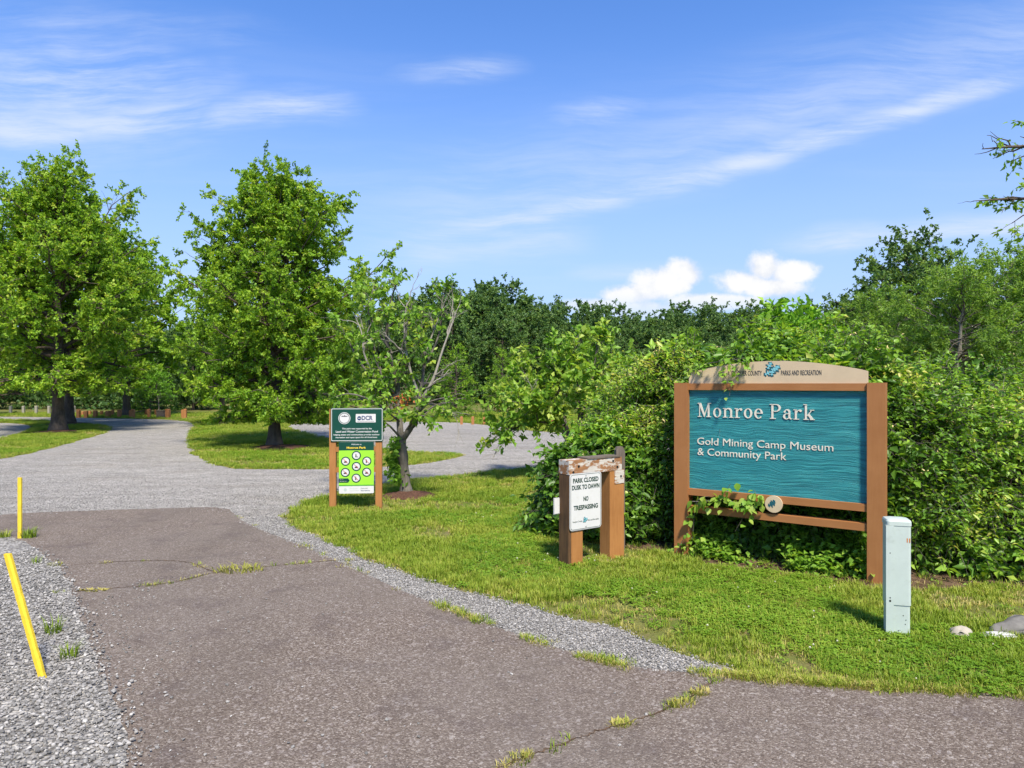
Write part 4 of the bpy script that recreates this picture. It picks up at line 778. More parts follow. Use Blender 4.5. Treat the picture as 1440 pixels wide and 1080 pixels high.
def stake(base, tip_dx, tip_dy, L, w_, label):
    o = empty('marker_stake', (base[0], base[1], 0), 0, label, 'stake', 'yellow marker stakes by the stone bed'); bm = bmesh.new(); rs = np.random.default_rng(int(L * 100)); n = 26
    rows = []
    for i in range(n + 1):
        u = i / n; z = -0.12 + (L + 0.12) * u; k = 1 + rs.normal() * 0.05; cx, cy = tip_dx * z / L, tip_dy * z / L
        rows.append([bm.verts.new((cx + sx * w_ / 2 * k, cy + sy * 0.011, z)) for sx, sy in ((-1, -1), (0.2, -1.25), (1, -0.7), (1, 1), (-1, 1))])
    for a, b in zip(rows, rows[1:]):
        for i in range(5): bm.faces.new((a[i], a[(i + 1) % 5], b[(i + 1) % 5], b[i]))
    bm.faces.new(rows[0]); bm.faces.new(rows[-1]); bm_obj('shaft', bm, M['yellow'], o); return o
b1 = G(61, 957); b2 = G(28, 758)
stake(b1, -0.232, 0.02, 0.765, 0.037, 'yellow marker stake leaning left out of the grey stone bed'); stake(b2, 0.0, 0.0, 0.715, 0.040, 'yellow marker stake standing upright beside green grass tufts')
def rock(name, px_, sz, seed, label, m, flat, rz=0.0, dz=0.0):
    me = stone_mesh(name, seed, flat, 3); n = len(me.vertices); co = np.empty(n * 3, np.float32); me.vertices.foreach_get('co', co); co = co.reshape(-1, 3); rr = np.random.default_rng(seed)
    base = unit(co); d = 1 + 0.16 * np.sin(base @ rr.normal(size=(3, 4)) * 2.6 + rr.uniform(0, 6, 4)).sum(1) * 0.5; co = base * 0.5 * np.array([1, 0.75, flat]) * d[:, None]; me.vertices.foreach_set('co', (co * np.array(sz)).astype(np.float32).ravel()); me.update()
    o = link(name, me, m); g_ = G(*px_); o.location = (g_[0], g_[1], sz[2] * flat * 0.22 + dz); o.rotation_euler = (0, 0, rz); me.shade_smooth(); return tag(o, label, 'rock')
rock('rock', (1352, 896), (0.14, 0.15, 0.16), 51, 'small pale tan rounded rock lying in the lawn', M['dirtstone'], 0.62)
rock('rock', (1434, 889), (0.42, 0.26, 0.27), 58, 'dark grey tilted slab rock at the lawn edge, furthest right', M['greystone'], 0.55, R(14))
rock('rock', (1406, 897), (0.24, 0.14, 0.13), 53, 'flat whitish rock in front of the grey slab rock', M['white'], 0.45, R(-4))
# grass tufts growing out of the stone bed and the asphalt
def grass_tuft(px_, h, n, spread, m, label, seed, flat=1.0):
    o = link('grass_tuft', tuft_mesh('grass_tuft', seed, n, (h * 0.4, h), spread, 0.0035, 0.7), M[m]); g_ = G(*px_); o.location = (g_[0], g_[1], 0.012); o.scale = (flat, 1, 1); tag(o, label, 'grass tuft', 'weed tufts growing in stone and asphalt')
for a in (((41, 757), 0.155, 90, 0.07, 'grass', 'bright green grass tuft right beside the upright yellow stake', 61), ((6, 757), 0.12, 60, 0.06, 'grass', 'grass tuft at the left of the upright yellow stake', 62), ((50, 795), 0.10, 26, 0.04, 'grass', 'thin grass tuft in the stones below the upright stake', 63),
          ((74, 893), 0.17, 46, 0.05, 'grass', 'tall thin grass tuft between the leaning stake and the asphalt', 64), ((97, 928), 0.15, 40, 0.05, 'grass', 'grass tuft at the stone bed edge nearest the asphalt', 65), ((76, 797), 0.05, 60, 0.07, 'dry', 'low yellowish grass tuft at the far end of the stone bed', 66),
          ((335, 804), 0.085, 120, 0.12, 'dry', 'wide yellow-green grass tuft growing in the asphalt crack', 67, 2.0), ((958, 993), 0.045, 70, 0.05, 'dry', 'yellow grass tuft, largest in the near asphalt crack', 68, 1.6), ((985, 977), 0.04, 60, 0.045, 'dry', 'yellow grass tuft in the near crack closest to the lawn', 69, 1.3), ((875, 1021), 0.035, 45, 0.04, 'dry', 'small dry grass tuft in the middle of the near crack', 70, 1.8), ((742, 1068), 0.04, 36, 0.03, 'dry', 'pale dry grass tuft at the bottom end of the near crack', 71),
          ((130, 832), 0.03, 60, 0.05, 'dry', 'flat yellow weed tuft on the asphalt beside the stone bed', 72, 2.6)): grass_tuft(*a)

# ------------------------------------------------------------------ the trees one can tell apart
# pyramid-shaped oaks standing on the grass islands
def oak_prof(t): return 0.62 + 0.42 * math.sin(math.pi * min(1, t * 1.25)) if t < 0.45 else max(0.10, 1.03 - (t - 0.45) * 1.45)
g = G(386, 628)
oak = big_tree(101, 7.45, 2.80, 0.95, 0.155, 96, oak_prof, (-10, 66), 0.14, zmin=0.72, sec_per_m=5.6, sec_len=(0.40, 0.28), tw_per_m=9.5, tw_len=(0.14, 0.34), n_leaf=25, leaf=0.086, ratio=0.62, sec_start=0.16, droop=0.16, tint_bias=lambda p: 0.05)
put_tree('oak_tree', g, oak, 'oak_leaf', 'bark', 'dense pyramid-shaped oak on the grass island behind the information sign', cat='tree')
def oak_prof2(t): return 0.66 + 0.36 * math.sin(math.pi * min(1, t * 1.2)) if t < 0.4 else max(0.16, 1.02 - (t - 0.4) * 1.32)
g = G(82, 607)
oak2 = big_tree(107, 9.65, 3.6, 1.55, 0.215, 80, oak_prof2, (-6, 64), 0.16, zmin=1.45, sec_per_m=4.6, sec_len=(0.42, 0.36), tw_per_m=7.5, tw_len=(0.2, 0.5), n_leaf=21, leaf=0.112, ratio=0.6, sec_start=0.18, droop=0.12, cull=0.33, tint_bias=lambda p: 0.10)
put_tree('oak_tree', g, oak2, 'oak_leaf', 'bark', 'tall airy oak with sky showing through, nearest on the left grass island', cat='tree')
oak3 = big_tree(113, 9.6, 3.3, 1.7, 0.19, 48, oak_prof, (-8, 60), 0.16, zmin=1.5, sec_per_m=3.0, sec_len=(0.42, 0.32), tw_per_m=4.4, tw_len=(0.25, 0.5), n_leaf=12, leaf=0.24, ratio=0.6, sec_start=0.18, twigs=False)
t3 = put_tree('oak_tree', G(97, 596), oak3, 'oak_leaf', 'bark', 'oak whose trunk shows just behind the nearest left island oak', cat='tree')
copy_thing(t3, (*G(178, 585.5), 0), 2.1, 0.98, 'oak with dark bare trunk among the orange bollards', None)
copy_thing(t3, (*G(313, 598), 0), 4.0, 0.60, 'smaller oak half hidden behind the dense pyramid-shaped oak')
copy_thing(t3, (-30.5, 35, 0), 1.0, 1.0, 'oak beyond the gravel pad at the far left edge')
copy_thing(t3, (-14.8, 47, 0), 5.0, 0.95, 'light green oak between the two island oaks, beyond the bollards')

# dogwood with a twisted trunk, sucker leaves and dead grey limbs
rng = np.random.default_rng(21)
def prim(pts, r0, r1, n=9): P = bez(pts, n); return P, np.linspace(r0, r1, n)
dogc = (-1.70, 11.02)
trunkP = [(0, 0, -0.08), (-0.015, 0, 0.12), (-0.05, 0.02, 0.45), (-0.10, 0, 0.90)]
stems = [prim([(-0.09, 0, 0.85), (-0.13, 0.05, 1.3), (-0.18, 0.1, 1.9), (-0.35, 0.12, 2.5), (-0.28, 0.1, 3.1), (-0.18, 0.08, 3.45)], 0.060, 0.010, 12), prim([(-0.09, 0, 0.88), (0.10, -0.04, 1.15), (0.20, -0.05, 1.5), (0.28, 0.05, 2.2), (0.22, 0.1, 2.85)], 0.058, 0.010, 12),
         prim([(-0.14, 0, 1.25), (-0.45, -0.1, 1.75), (-0.75, -0.15, 2.2), (-1.05, -0.1, 2.75)], 0.035, 0.006), prim([(-0.15, 0.05, 1.5), (-0.5, 0.25, 2.1), (-0.7, 0.4, 2.9), (-0.75, 0.4, 3.3)], 0.03, 0.006), prim([(0.2, 0, 1.45), (0.5, -0.15, 1.55), (0.8, -0.25, 1.62)], 0.025, 0.005), prim([(0.0, -0.02, 1.05), (0.25, -0.35, 1.35), (0.42, -0.6, 1.5)], 0.025, 0.005),
         prim([(-0.12, 0, 1.2), (-0.4, -0.4, 1.5), (-0.75, -0.6, 1.65), (-1.0, -0.65, 1.6)], 0.022, 0.005), prim([(0.25, 0, 2.0), (0.5, 0.2, 2.6), (0.55, 0.2, 3.15), (0.62, 0.2, 3.35)], 0.022, 0.005), prim([(-0.1, -0.05, 0.95), (-0.3, -0.3, 1.2), (-0.55, -0.45, 1.25)], 0.02, 0.004), prim([(0.05, -0.05, 1.1), (0.2, -0.4, 1.3), (0.5, -0.5, 1.3)], 0.02, 0.004), prim([(-0.12, -0.05, 1.2), (-0.15, -0.45, 1.5), (-0.1, -0.7, 1.5)], 0.02, 0.004), prim([(-0.13, 0, 1.3), (-0.35, -0.2, 1.9), (-0.5, -0.3, 2.3)], 0.02, 0.004), prim([(0.1, 0, 1.2), (0.45, 0.1, 1.45), (0.75, 0.15, 1.5)], 0.02, 0.004), prim([(-0.2, 0.1, 1.9), (-0.05, -0.15, 2.4), (0.05, -0.2, 2.8)], 0.02, 0.004),
         prim([(-0.25, 0.1, 2.3), (-0.6, 0.0, 2.9), (-0.55, -0.1, 3.2), (-0.5, -0.1, 3.4)], 0.02, 0.005)]
wood_, LV, LF, ti = grow(rng, stems, sec_per_m=6.5, sec_len=(0.26, 0.26), tw_per_m=11.0, tw_len=(0.12, 0.28), n_leaf=8, leaf=0.10, ratio=0.62, sec_start=0.12, droop=0.12, sec_up=0.08, twig_r=0.003, cull=0.36, tint_bias=lambda p: 0.06)
# sucker leaves down the trunk
m_ = 420; zt_ = rng.uniform(0.22, 0.95, m_); ps_ = np.column_stack([-0.05 - 0.06 * zt_ + rng.normal(size=m_) * 0.055 - 0.11 * np.exp(-((zt_ - 0.55) / 0.3) ** 2), rng.normal(size=m_) * 0.09 - 0.04, zt_]); SV, SF = leaf_arrays(rng, ps_, rng.normal(size=(m_, 3)) * 0.6 + [-0.3, -0.2, -0.35], rng.uniform(0.06, 0.11, m_), 0.58)
LF = np.concatenate([LF, SF + len(LV)]); LV = np.concatenate([LV, SV]); ti = np.concatenate([ti, np.repeat(rng.uniform(0.05, 0.5, m_), 2)])
dw = empty('dogwood_tree', (*dogc, 0), 0, 'small crooked dogwood with leafy trunk and bare grey limbs beside the information sign', 'tree')
TP = bez(trunkP, 16); TV, TQ = tubes(TP[None], (np.interp(TP[:, 2], [0, 0.1, 0.3, 0.9], [0.135, 0.095, 0.078, 0.088]))[None] * (1 + 0.08 * np.sin(np.arange(16) * 1.7)), 14); link('trunk', arr_mesh('trunk', TV, TQ), M['bark_grey'], dw, True)
BV, BQ = merge(wood_ + [tubes(P[None], r_[None], 7) for P, r_ in stems]); link('branches', arr_mesh('branches', BV, BQ), M['bark_grey'], dw, True); link('crown', arr_mesh('crown', LV, LF, ti), M['dog_leaf'], dw)
def dead_limb(rng, pts, r0, depth=3, n=11):
    """A leafless limb that forks into fine twigs."""
    out = [(bez(pts, n), np.linspace(r0, r0 * 0.28, n))]; cur = [(out[0][0], r0, np.linalg.norm(np.array(pts[-1]) - np.array(pts[0])))]
    for lv in range(depth):
        nxt = []
        for P, r, L in cur:
            for k in range(6 if lv == 0 else 4):
                i = int(len(P) * rng.uniform(0.35, 0.98)); i = min(i, len(P) - 2); d = unit(unit(P[i + 1] - P[i]) + rng.normal(size=3) * 0.52 + [0, 0, 0.12]); l = L * rng.uniform(0.22, 0.42); u = np.linspace(0, 1, n)[:, None]
                q = P[i] + d * l * u; q[1:] += np.cumsum(rng.normal(size=(n - 1, 3)) * 0.022 * l, 0); rr = r * (0.46 if lv else 0.5) * (1 - i / len(P) * 0.4); out.append((q, np.linspace(rr, rr * 0.35, n))); nxt.append((q, rr, l))
        cur = nxt
    return tubes(np.array([q for q, _ in out]), np.maximum(np.array([r for _, r in out]), 0.0016), 5)
limbs = [dead_limb(rng, [(0.20, 0, 1.50), (0.42, -0.03, 1.85), (0.58, 0.0, 2.35), (0.80, 0.0, 2.95)], 0.036), dead_limb(rng, [(0.22, 0.02, 1.55), (0.05, -0.1, 2.1), (-0.02, -0.12, 2.7), (0.02, -0.1, 3.1)], 0.028), dead_limb(rng, [(-0.3, -0.1, 1.55), (-0.62, -0.2, 2.2), (-0.68, -0.2, 2.6), (-0.8, -0.2, 2.9)], 0.022, 2),
         dead_limb(rng, [(0.28, -0.05, 1.5), (0.55, -0.1, 1.42), (0.80, -0.1, 1.25), (0.85, -0.12, 1.0)], 0.012, 2), dead_limb(rng, [(0.25, 0.1, 2.2), (0.45, 0.15, 2.75), (0.62, 0.15, 3.2)], 0.02, 2)]
for V_, Q_ in limbs: link('dead_limb', arr_mesh('dead_limb', V_, Q_), M['dead'], dw, True)
m_ = 60; ps_ = np.array([-0.02, -0.5, 1.55]) + rng.normal(size=(m_, 3)) * [0.10, 0.05, 0.06]; V_, F_ = leaf_arrays(rng, ps_, rng.normal(size=(m_, 3)) + [0, 0, -0.6], rng.uniform(0.04, 0.08, m_), 0.5); link('withered_leaves', arr_mesh('withered_leaves', V_, F_), M['rusty_leaf'], dw)

# second, spreading dogwood between the gravel lot and the thicket
rng = np.random.default_rng(33); c2 = (1.15, 13.0)
st2 = [prim([(0, 0, 0.5), (-0.3, 0, 1.1), (-0.8, -0.1, 1.5), (-1.35, -0.15, 1.62)], 0.05, 0.006), prim([(0, 0, 0.6), (-0.2, 0.1, 1.3), (-0.35, 0.1, 2.0), (-0.45, 0.1, 2.55)], 0.05, 0.006), prim([(0, 0, 0.6), (0.25, 0, 1.4), (0.42, 0.1, 2.1), (0.5, 0.1, 2.75)], 0.05, 0.006), prim([(0, 0, 0.6), (0.4, -0.2, 1.2), (0.9, -0.2, 1.8), (1.2, -0.2, 2.15)], 0.045, 0.006), prim([(-0.2, -0.1, 0.9), (-0.6, -0.3, 1.1), (-1.1, -0.4, 0.98), (-1.6, -0.45, 0.66)], 0.03, 0.004), prim([(-0.3, 0, 1.2), (-0.75, 0.2, 1.9), (-1.0, 0.3, 2.25)], 0.03, 0.005),
       prim([(0.1, -0.1, 1.0), (0.1, -0.5, 1.5), (0.0, -0.8, 1.9)], 0.03, 0.005), prim([(0.2, 0.2, 1.0), (0.6, 0.5, 1.7), (0.9, 0.7, 2.2)], 0.03, 0.005), prim([(-0.1, 0.1, 1.5), (-0.1, 0.0, 2.1), (0.1, -0.1, 2.6)], 0.025, 0.005), prim([(-0.4, -0.2, 1.0), (-0.7, -0.5, 1.35), (-1.2, -0.6, 1.5)], 0.025, 0.005), prim([(0.3, -0.3, 1.1), (0.6, -0.6, 1.3), (1.0, -0.7, 1.35)], 0.025, 0.005)]
wood_, LV, LF, ti = grow(rng, st2, sec_per_m=10, sec_len=(0.34, 0.28), tw_per_m=10, tw_len=(0.12, 0.30), n_leaf=9, leaf=0.125, ratio=0.62, sec_start=0.22, droop=0.1, sec_up=0.18, twig_r=0.003, cull=0.30, tint_bias=lambda p: 0.18)
TP = bez([(0.05, 0, -0.1), (0.02, 0, 0.2), (0, 0, 0.65)], 8); d2 = empty('dogwood_tree', (*c2, 0), 0, 'bright spreading dogwood whose low bough hangs over the gravel lot', 'tree'); TV, TQ = tubes(TP[None], np.linspace(0.09, 0.065, 8)[None], 12); link('trunk', arr_mesh('trunk', TV, TQ), M['bark_grey'], d2, True)
BV, BQ = merge(wood_ + [tubes(P[None], r_[None], 6) for P, r_ in st2]); link('branches', arr_mesh('branches', BV, BQ), M['bark_grey'], d2, True); link('crown', arr_mesh('crown', LV, LF, ti), M['dog_leaf'], d2)
for pts_ in ([(0.1, 0.1, 1.6), (0.25, 0.3, 2.1), (0.15, 0.4, 2.6)], [(-1.2, -0.4, 0.9), (-1.35, -0.4, 0.75), (-1.5, -0.45, 0.45)], [(-0.6, -0.2, 1.2), (-0.75, -0.45, 1.65), (-0.9, -0.5, 1.95)]): V_, Q_ = dead_limb(rng, pts_, 0.012, 2); link('dead_limb', arr_mesh('dead_limb', V_, Q_), M['dead'], d2, True)
m_ = 70; ps_ = np.array([-1.35, 0.1, 1.42]) + rng.normal(size=(m_, 3)) * [0.09, 0.05, 0.07]; V_, F_ = leaf_arrays(rng, ps_, rng.normal(size=(m_, 3)) + [0, 0, -0.6], rng.uniform(0.05, 0.09, m_), 0.5); link('withered_leaves', arr_mesh('withered_leaves', V_, F_), M['rusty_leaf'], d2)

# fine-leaved cypress trees and the trees at the right
def cyp(t): return (0.55 + 0.5 * math.sin(math.pi * min(1, t * 1.3))) if t < 0.5 else max(0.15, 1.02 - (t - 0.5) * 1.35)
rngc = 0
cy = big_tree(131, 3.95, 1.55, 1.9, 0.095, 34, cyp, (2, 58), 0.05, sec_per_m=7.0, sec_len=(0.38, 0.16), tw_per_m=13.0, tw_len=(0.10, 0.28), n_leaf=22, leaf=0.075, ratio=0.34, sec_start=0.16, droop=0.22, upb=1.2, twig_r=0.002, tint_bias=lambda p: 0.24)
c4 = cy[2].reshape(-1, 4, 3); m4 = c4.mean(1); m4 = np.column_stack([m4[:, 0] * 0.91 - m4[:, 1] * 0.42, m4[:, 0] * 0.42 + m4[:, 1] * 0.91, m4[:, 2]]); ok = ~((m4[:, 2] < 3.4) & (m4[:, 2] > 1.7) & (m4[:, 1] < 0.25) & (np.abs(m4[:, 0] + 0.02) < 0.30 - 0.16 * (m4[:, 2] - 1.7) / 1.6 + 0.05 * np.sin(m4[:, 2] * 9)))     # the gap in front of the stem
b_ = np.arange(ok.sum())[:, None] * 4; cy = (cy[0], cy[1], c4[ok].reshape(-1, 3), np.concatenate([b_ + [[0, 1, 2]], b_ + [[0, 2, 3]]], 1).reshape(-1, 3), cy[4].reshape(-1, 2)[ok].ravel())
cx_ = (1342 - 720) / 960 * 14.2; ct = put_tree('cypress_tree', (cx_, 14.2), cy, 'pine_leaf', 'dead', 'feathery cypress with pale trunk showing above the thicket', cat='tree', limb_m='bark_grey')
copy_thing(ct, (11.4, 14.6, 0), 2.2, (1.15, 1.15, 1.1), 'feathery cypress at the right edge, beside the pale-trunked one')
copy_thing(ct, (9.6, 17.0, 0), 4.1, (1.1, 1.1, 0.92), 'lower feathery cypress left of the pale-trunked one')
copy_thing(ct, (13.6, 16.5, 0), 3.0, 1.0, 'feathery cypress half outside the picture behind the edge one')
mp = big_tree(141, 6.2, 2.6, 1.2, 0.15, 50, oak_prof, (0, 62), 0.12, sec_per_m=3.6, sec_len=(0.42, 0.3), tw_per_m=5.0, tw_len=(0.22, 0.5), n_leaf=17, leaf=0.135, ratio=0.62, sec_start=0.2, cull=0.24, twigs=False)
mt = put_tree('maple_tree', (13.6, 23.0), mp, 'wood_leaf', 'bark', 'tall darker broadleaf tree rising behind the pale-trunked cypress', cat='tree')
copy_thing(mt, (12.6, 25.5, 0), 2.0, (0.9, 0.9, 0.72), 'dark broadleaf tree left of the tall one, above the sign')
copy_thing(mt, (17.9, 22.5, 0), 3.3, (0.95, 0.95, 1.02), 'broadleaf tree at the right edge with ragged top twigs')
copy_thing(mt, (9.2, 27.0, 0), 5.0, (0.75, 0.75, 0.50), 'low dark broadleaf tree seen just right of the fresh green sapling')
# tree outside the frame whose limb hangs in at the top right
rng = np.random.default_rng(55); hg = empty('overhanging_tree', (8.85, 9.4, 0), 0, 'tree at the far right whose leafy limb hangs in against the sky', 'tree')
TPp, TRr = trunk_line(rng, 9.0, 0.17, n=14); TV, TQ = tubes(TPp[None], TRr[None], 12); link('trunk', arr_mesh('trunk', TV, TQ), M['bark'], hg, True)
pr = [prim([(0, 0, 4.6), (-1.0, -0.1, 5.0), (-2.0, -0.2, 5.0), (-2.55, -0.25, 4.95)], 0.05, 0.006), prim([(0, 0, 4.2), (-1.0, 0.0, 4.35), (-1.9, 0, 4.35), (-2.5, 0, 4.32)], 0.045, 0.005)]
for k in range(26): az = k * 2.4; h = 3.6 + k * 0.2; Lk = 1.9 * max(0.3, 1 - k / 34); pr.append(prim([(0, 0, h), (Lk * 0.45 * math.cos(az) * 0.8 + 0.25, Lk * 0.45 * math.sin(az), h + 0.25), (Lk * math.cos(az) * 0.8 + 0.3, Lk * math.sin(az), h + 0.35)], 0.035, 0.005))
wood_, LV, LF, ti = grow(rng, pr, sec_per_m=4.2, sec_len=(0.26, 0.22), tw_per_m=6.0, tw_len=(0.15, 0.32), n_leaf=9, leaf=0.085, ratio=0.55, sec_start=0.35, cull=0.34)
BV, BQ = merge(wood_ + [tubes(P[None], r_[None], 6) for P, r_ in pr]); link('branches', arr_mesh('branches', BV, BQ), M['bark'], hg, True); link('crown', arr_mesh('crown', LV, LF, ti), M['oak_leaf'], hg)

# fresh green sapling behind the sign, and small trees about the lot
def shrub_prof(t): return 0.55 + 0.5 * math.sin(math.pi * min(1, t * 1.1 + 0.1))
sp_ = big_tree(151, 2.5, 0.62, 0.8, 0.03, 22, shrub_prof, (25, 70), 0.1, sec_per_m=8.0, sec_len=(0.45, 0.16), tw_per_m=13.0, tw_len=(0.10, 0.22), n_leaf=11, leaf=0.125, ratio=0.5, sec_start=0.2, sec_up=0.25, tint_bias=lambda p: 0.1)
sap = put_tree('sapling', (3.75, 9.4), sp_, 'fresh_leaf', 'bark_grey', 'fresh light green sapling rising above the sign crest', cat='sapling')
copy_thing(sap, (4.35, 9.9, 0), 2.0, (1.0, 1.0, 0.95), 'second light green sapling close right of the first')
yt = big_tree(157, 2.3, 0.62, 1.0, 0.03, 22, shrub_prof, (15, 65), 0.1, sec_per_m=7.0, tw_per_m=9.0, n_leaf=8, leaf=0.11, ratio=0.5, twigs=False)
put_tree('young_tree', G(223, 586), yt, 'fresh_leaf', 'bark_grey', 'young light green tree on a thin stem among the orange bollards', cat='tree')
def cone(t): return max(0.08, 1.0 - t * 0.9)
cn = big_tree(161, 3.9, 1.5, 0.25, 0.09, 56, cone, (-6, 40), 0.04, sec_per_m=4.6, sec_len=(0.4, 0.2), tw_per_m=6.5, tw_len=(0.14, 0.30), n_leaf=11, leaf=0.13, ratio=0.30, sec_start=0.12, twigs=False, tint_bias=lambda p: -0.08)
cg = (-3.0, 36.0); c0 = put_tree('cedar_tree', (cg[0], cg[1]), cn, 'oak_leaf', 'bark', 'broad green cedar just right of the bare dogwood limbs', cat='tree')
copy_thing(c0, (-22.3, 42, 0), 2.0, (0.9, 0.9, 0.72), 'dark cedar behind the last two orange bollards')
copy_thing(c0, (-0.6, 44.0, 0), 4.0, (1.0, 1.0, 1.05), 'blue-green cedar at the wood edge behind the lot')
copy_thing(c0, (4.1, 40, 0), 1.0, (1.1, 1.1, 1.35), 'lone pointed green tree above the spreading dogwood')
copy_thing(c0, (10.3, 40, 0), 5.5, (1.2, 1.2, 1.30), 'rounded green tree in front of the far wood, left of the sign crest')

# ------------------------------------------------------------------ the far wood: tall broadleaf trees, one by one
def wprof(t): return 0.70 + 0.34 * math.sin(math.pi * min(1, t * 1.05)) if t < 0.6 else max(0.2, 1.0 - (t - 0.6) * 1.7)
wd = [big_tree(201 + i, 12.0, 4.4, 0.9 + 0.5 * (i % 2), 0.20, 40, wprof, (-4, 60), 0.12, sec_per_m=2.0, sec_len=(0.46, 0.6), tw_per_m=2.8, tw_len=(0.4, 0.9), n_leaf=16, leaf=0.33, ratio=0.65, sec_start=0.2, twigs=False, cull=0.30) for i in range(3)]
rng = np.random.default_rng(88); protos = [None] * 3
def wood_tree(k, loc, rz, sc, label, group):
    if protos[k] is None:
        protos[k] = put_tree('broadleaf_tree', loc, wd[k], 'wood_leaf', 'bark', label, group); protos[k].scale = sc; protos[k].rotation_euler = (0, 0, rz)
    else: copy_thing(protos[k], (*loc, 0), rz, sc, label, group)
top = lambda x: np.interp(x, [-200, 0, 120, 260, 300, 480, 560, 620, 680, 720, 760, 830, 880, 960, 1040, 1100, 1200, 1300, 1440, 1700], [470, 455, 450, 452, 440, 440, 425, 412, 402, 410, 424, 432, 436, 430, 432, 438, 432, 430, 430, 430])
i = 0
for row, (Zr, step, drop) in enumerate(((49, 3.8, 16), (62, 4.2, 26), (72, 4.0, 8), (82, 3.9, 0), (92, 4.2, -2))):
    x = -1.05 * Zr
    while x < 1.0 * Zr:
        zz_ = Zr + rng.uniform(-3, 3); pxx = 720 + x / zz_ * 960; tp_ = top(pxx) + drop + rng.uniform(-4, 14); H = EYE + (540 - tp_) / 960 * zz_
        lab = 'tall dark broadleaf tree in the wood beyond the bollards at left' if pxx < 480 else ('tall dark broadleaf tree in the wood beyond the gravel lot' if pxx < 900 else 'tall dark broadleaf tree of the wood seen over the thicket')
        if zz_ < 70 and pxx > 1230 or row == 0 and pxx > 400: pass
        else: wood_tree(i % 3, (x, zz_), rng.uniform(0, 6.28), (H / 13.5 * rng.uniform(0.85, 1.15),) * 2 + (H / 13.3,), lab, 'trees of the far wood')
        i += 1; x += step * rng.uniform(0.75, 1.3)
# undergrowth closing the foot of the wood: shrubs too many to count, one mass of leaves
rng = np.random.default_rng(91); n = 52000; x = rng.uniform(-78, 66, n); y = np.where(x < -13, 49.5, 66) + rng.normal(size=n) * 1.4 + np.sin(x * 0.3) * 1.2; h = 1.2 + 2.6 * fbm(np.column_stack([x, y]), 0.25, 4); z = h * rng.uniform(0.0, 1.0, n) ** 0.8
V_, F_ = leaf_arrays(rng, np.column_stack([x, y, z]), rng.normal(size=(n, 3)), rng.uniform(0.18, 0.36, n), 0.6); tag(link('undergrowth', arr_mesh('undergrowth', V_, F_, np.repeat(np.clip(rng.normal(0.22, 0.15, n), 0, 1), 2)), M['wood_leaf']), kind='stuff')  # leaf tints lowered: the shade under the wood is put into the colour

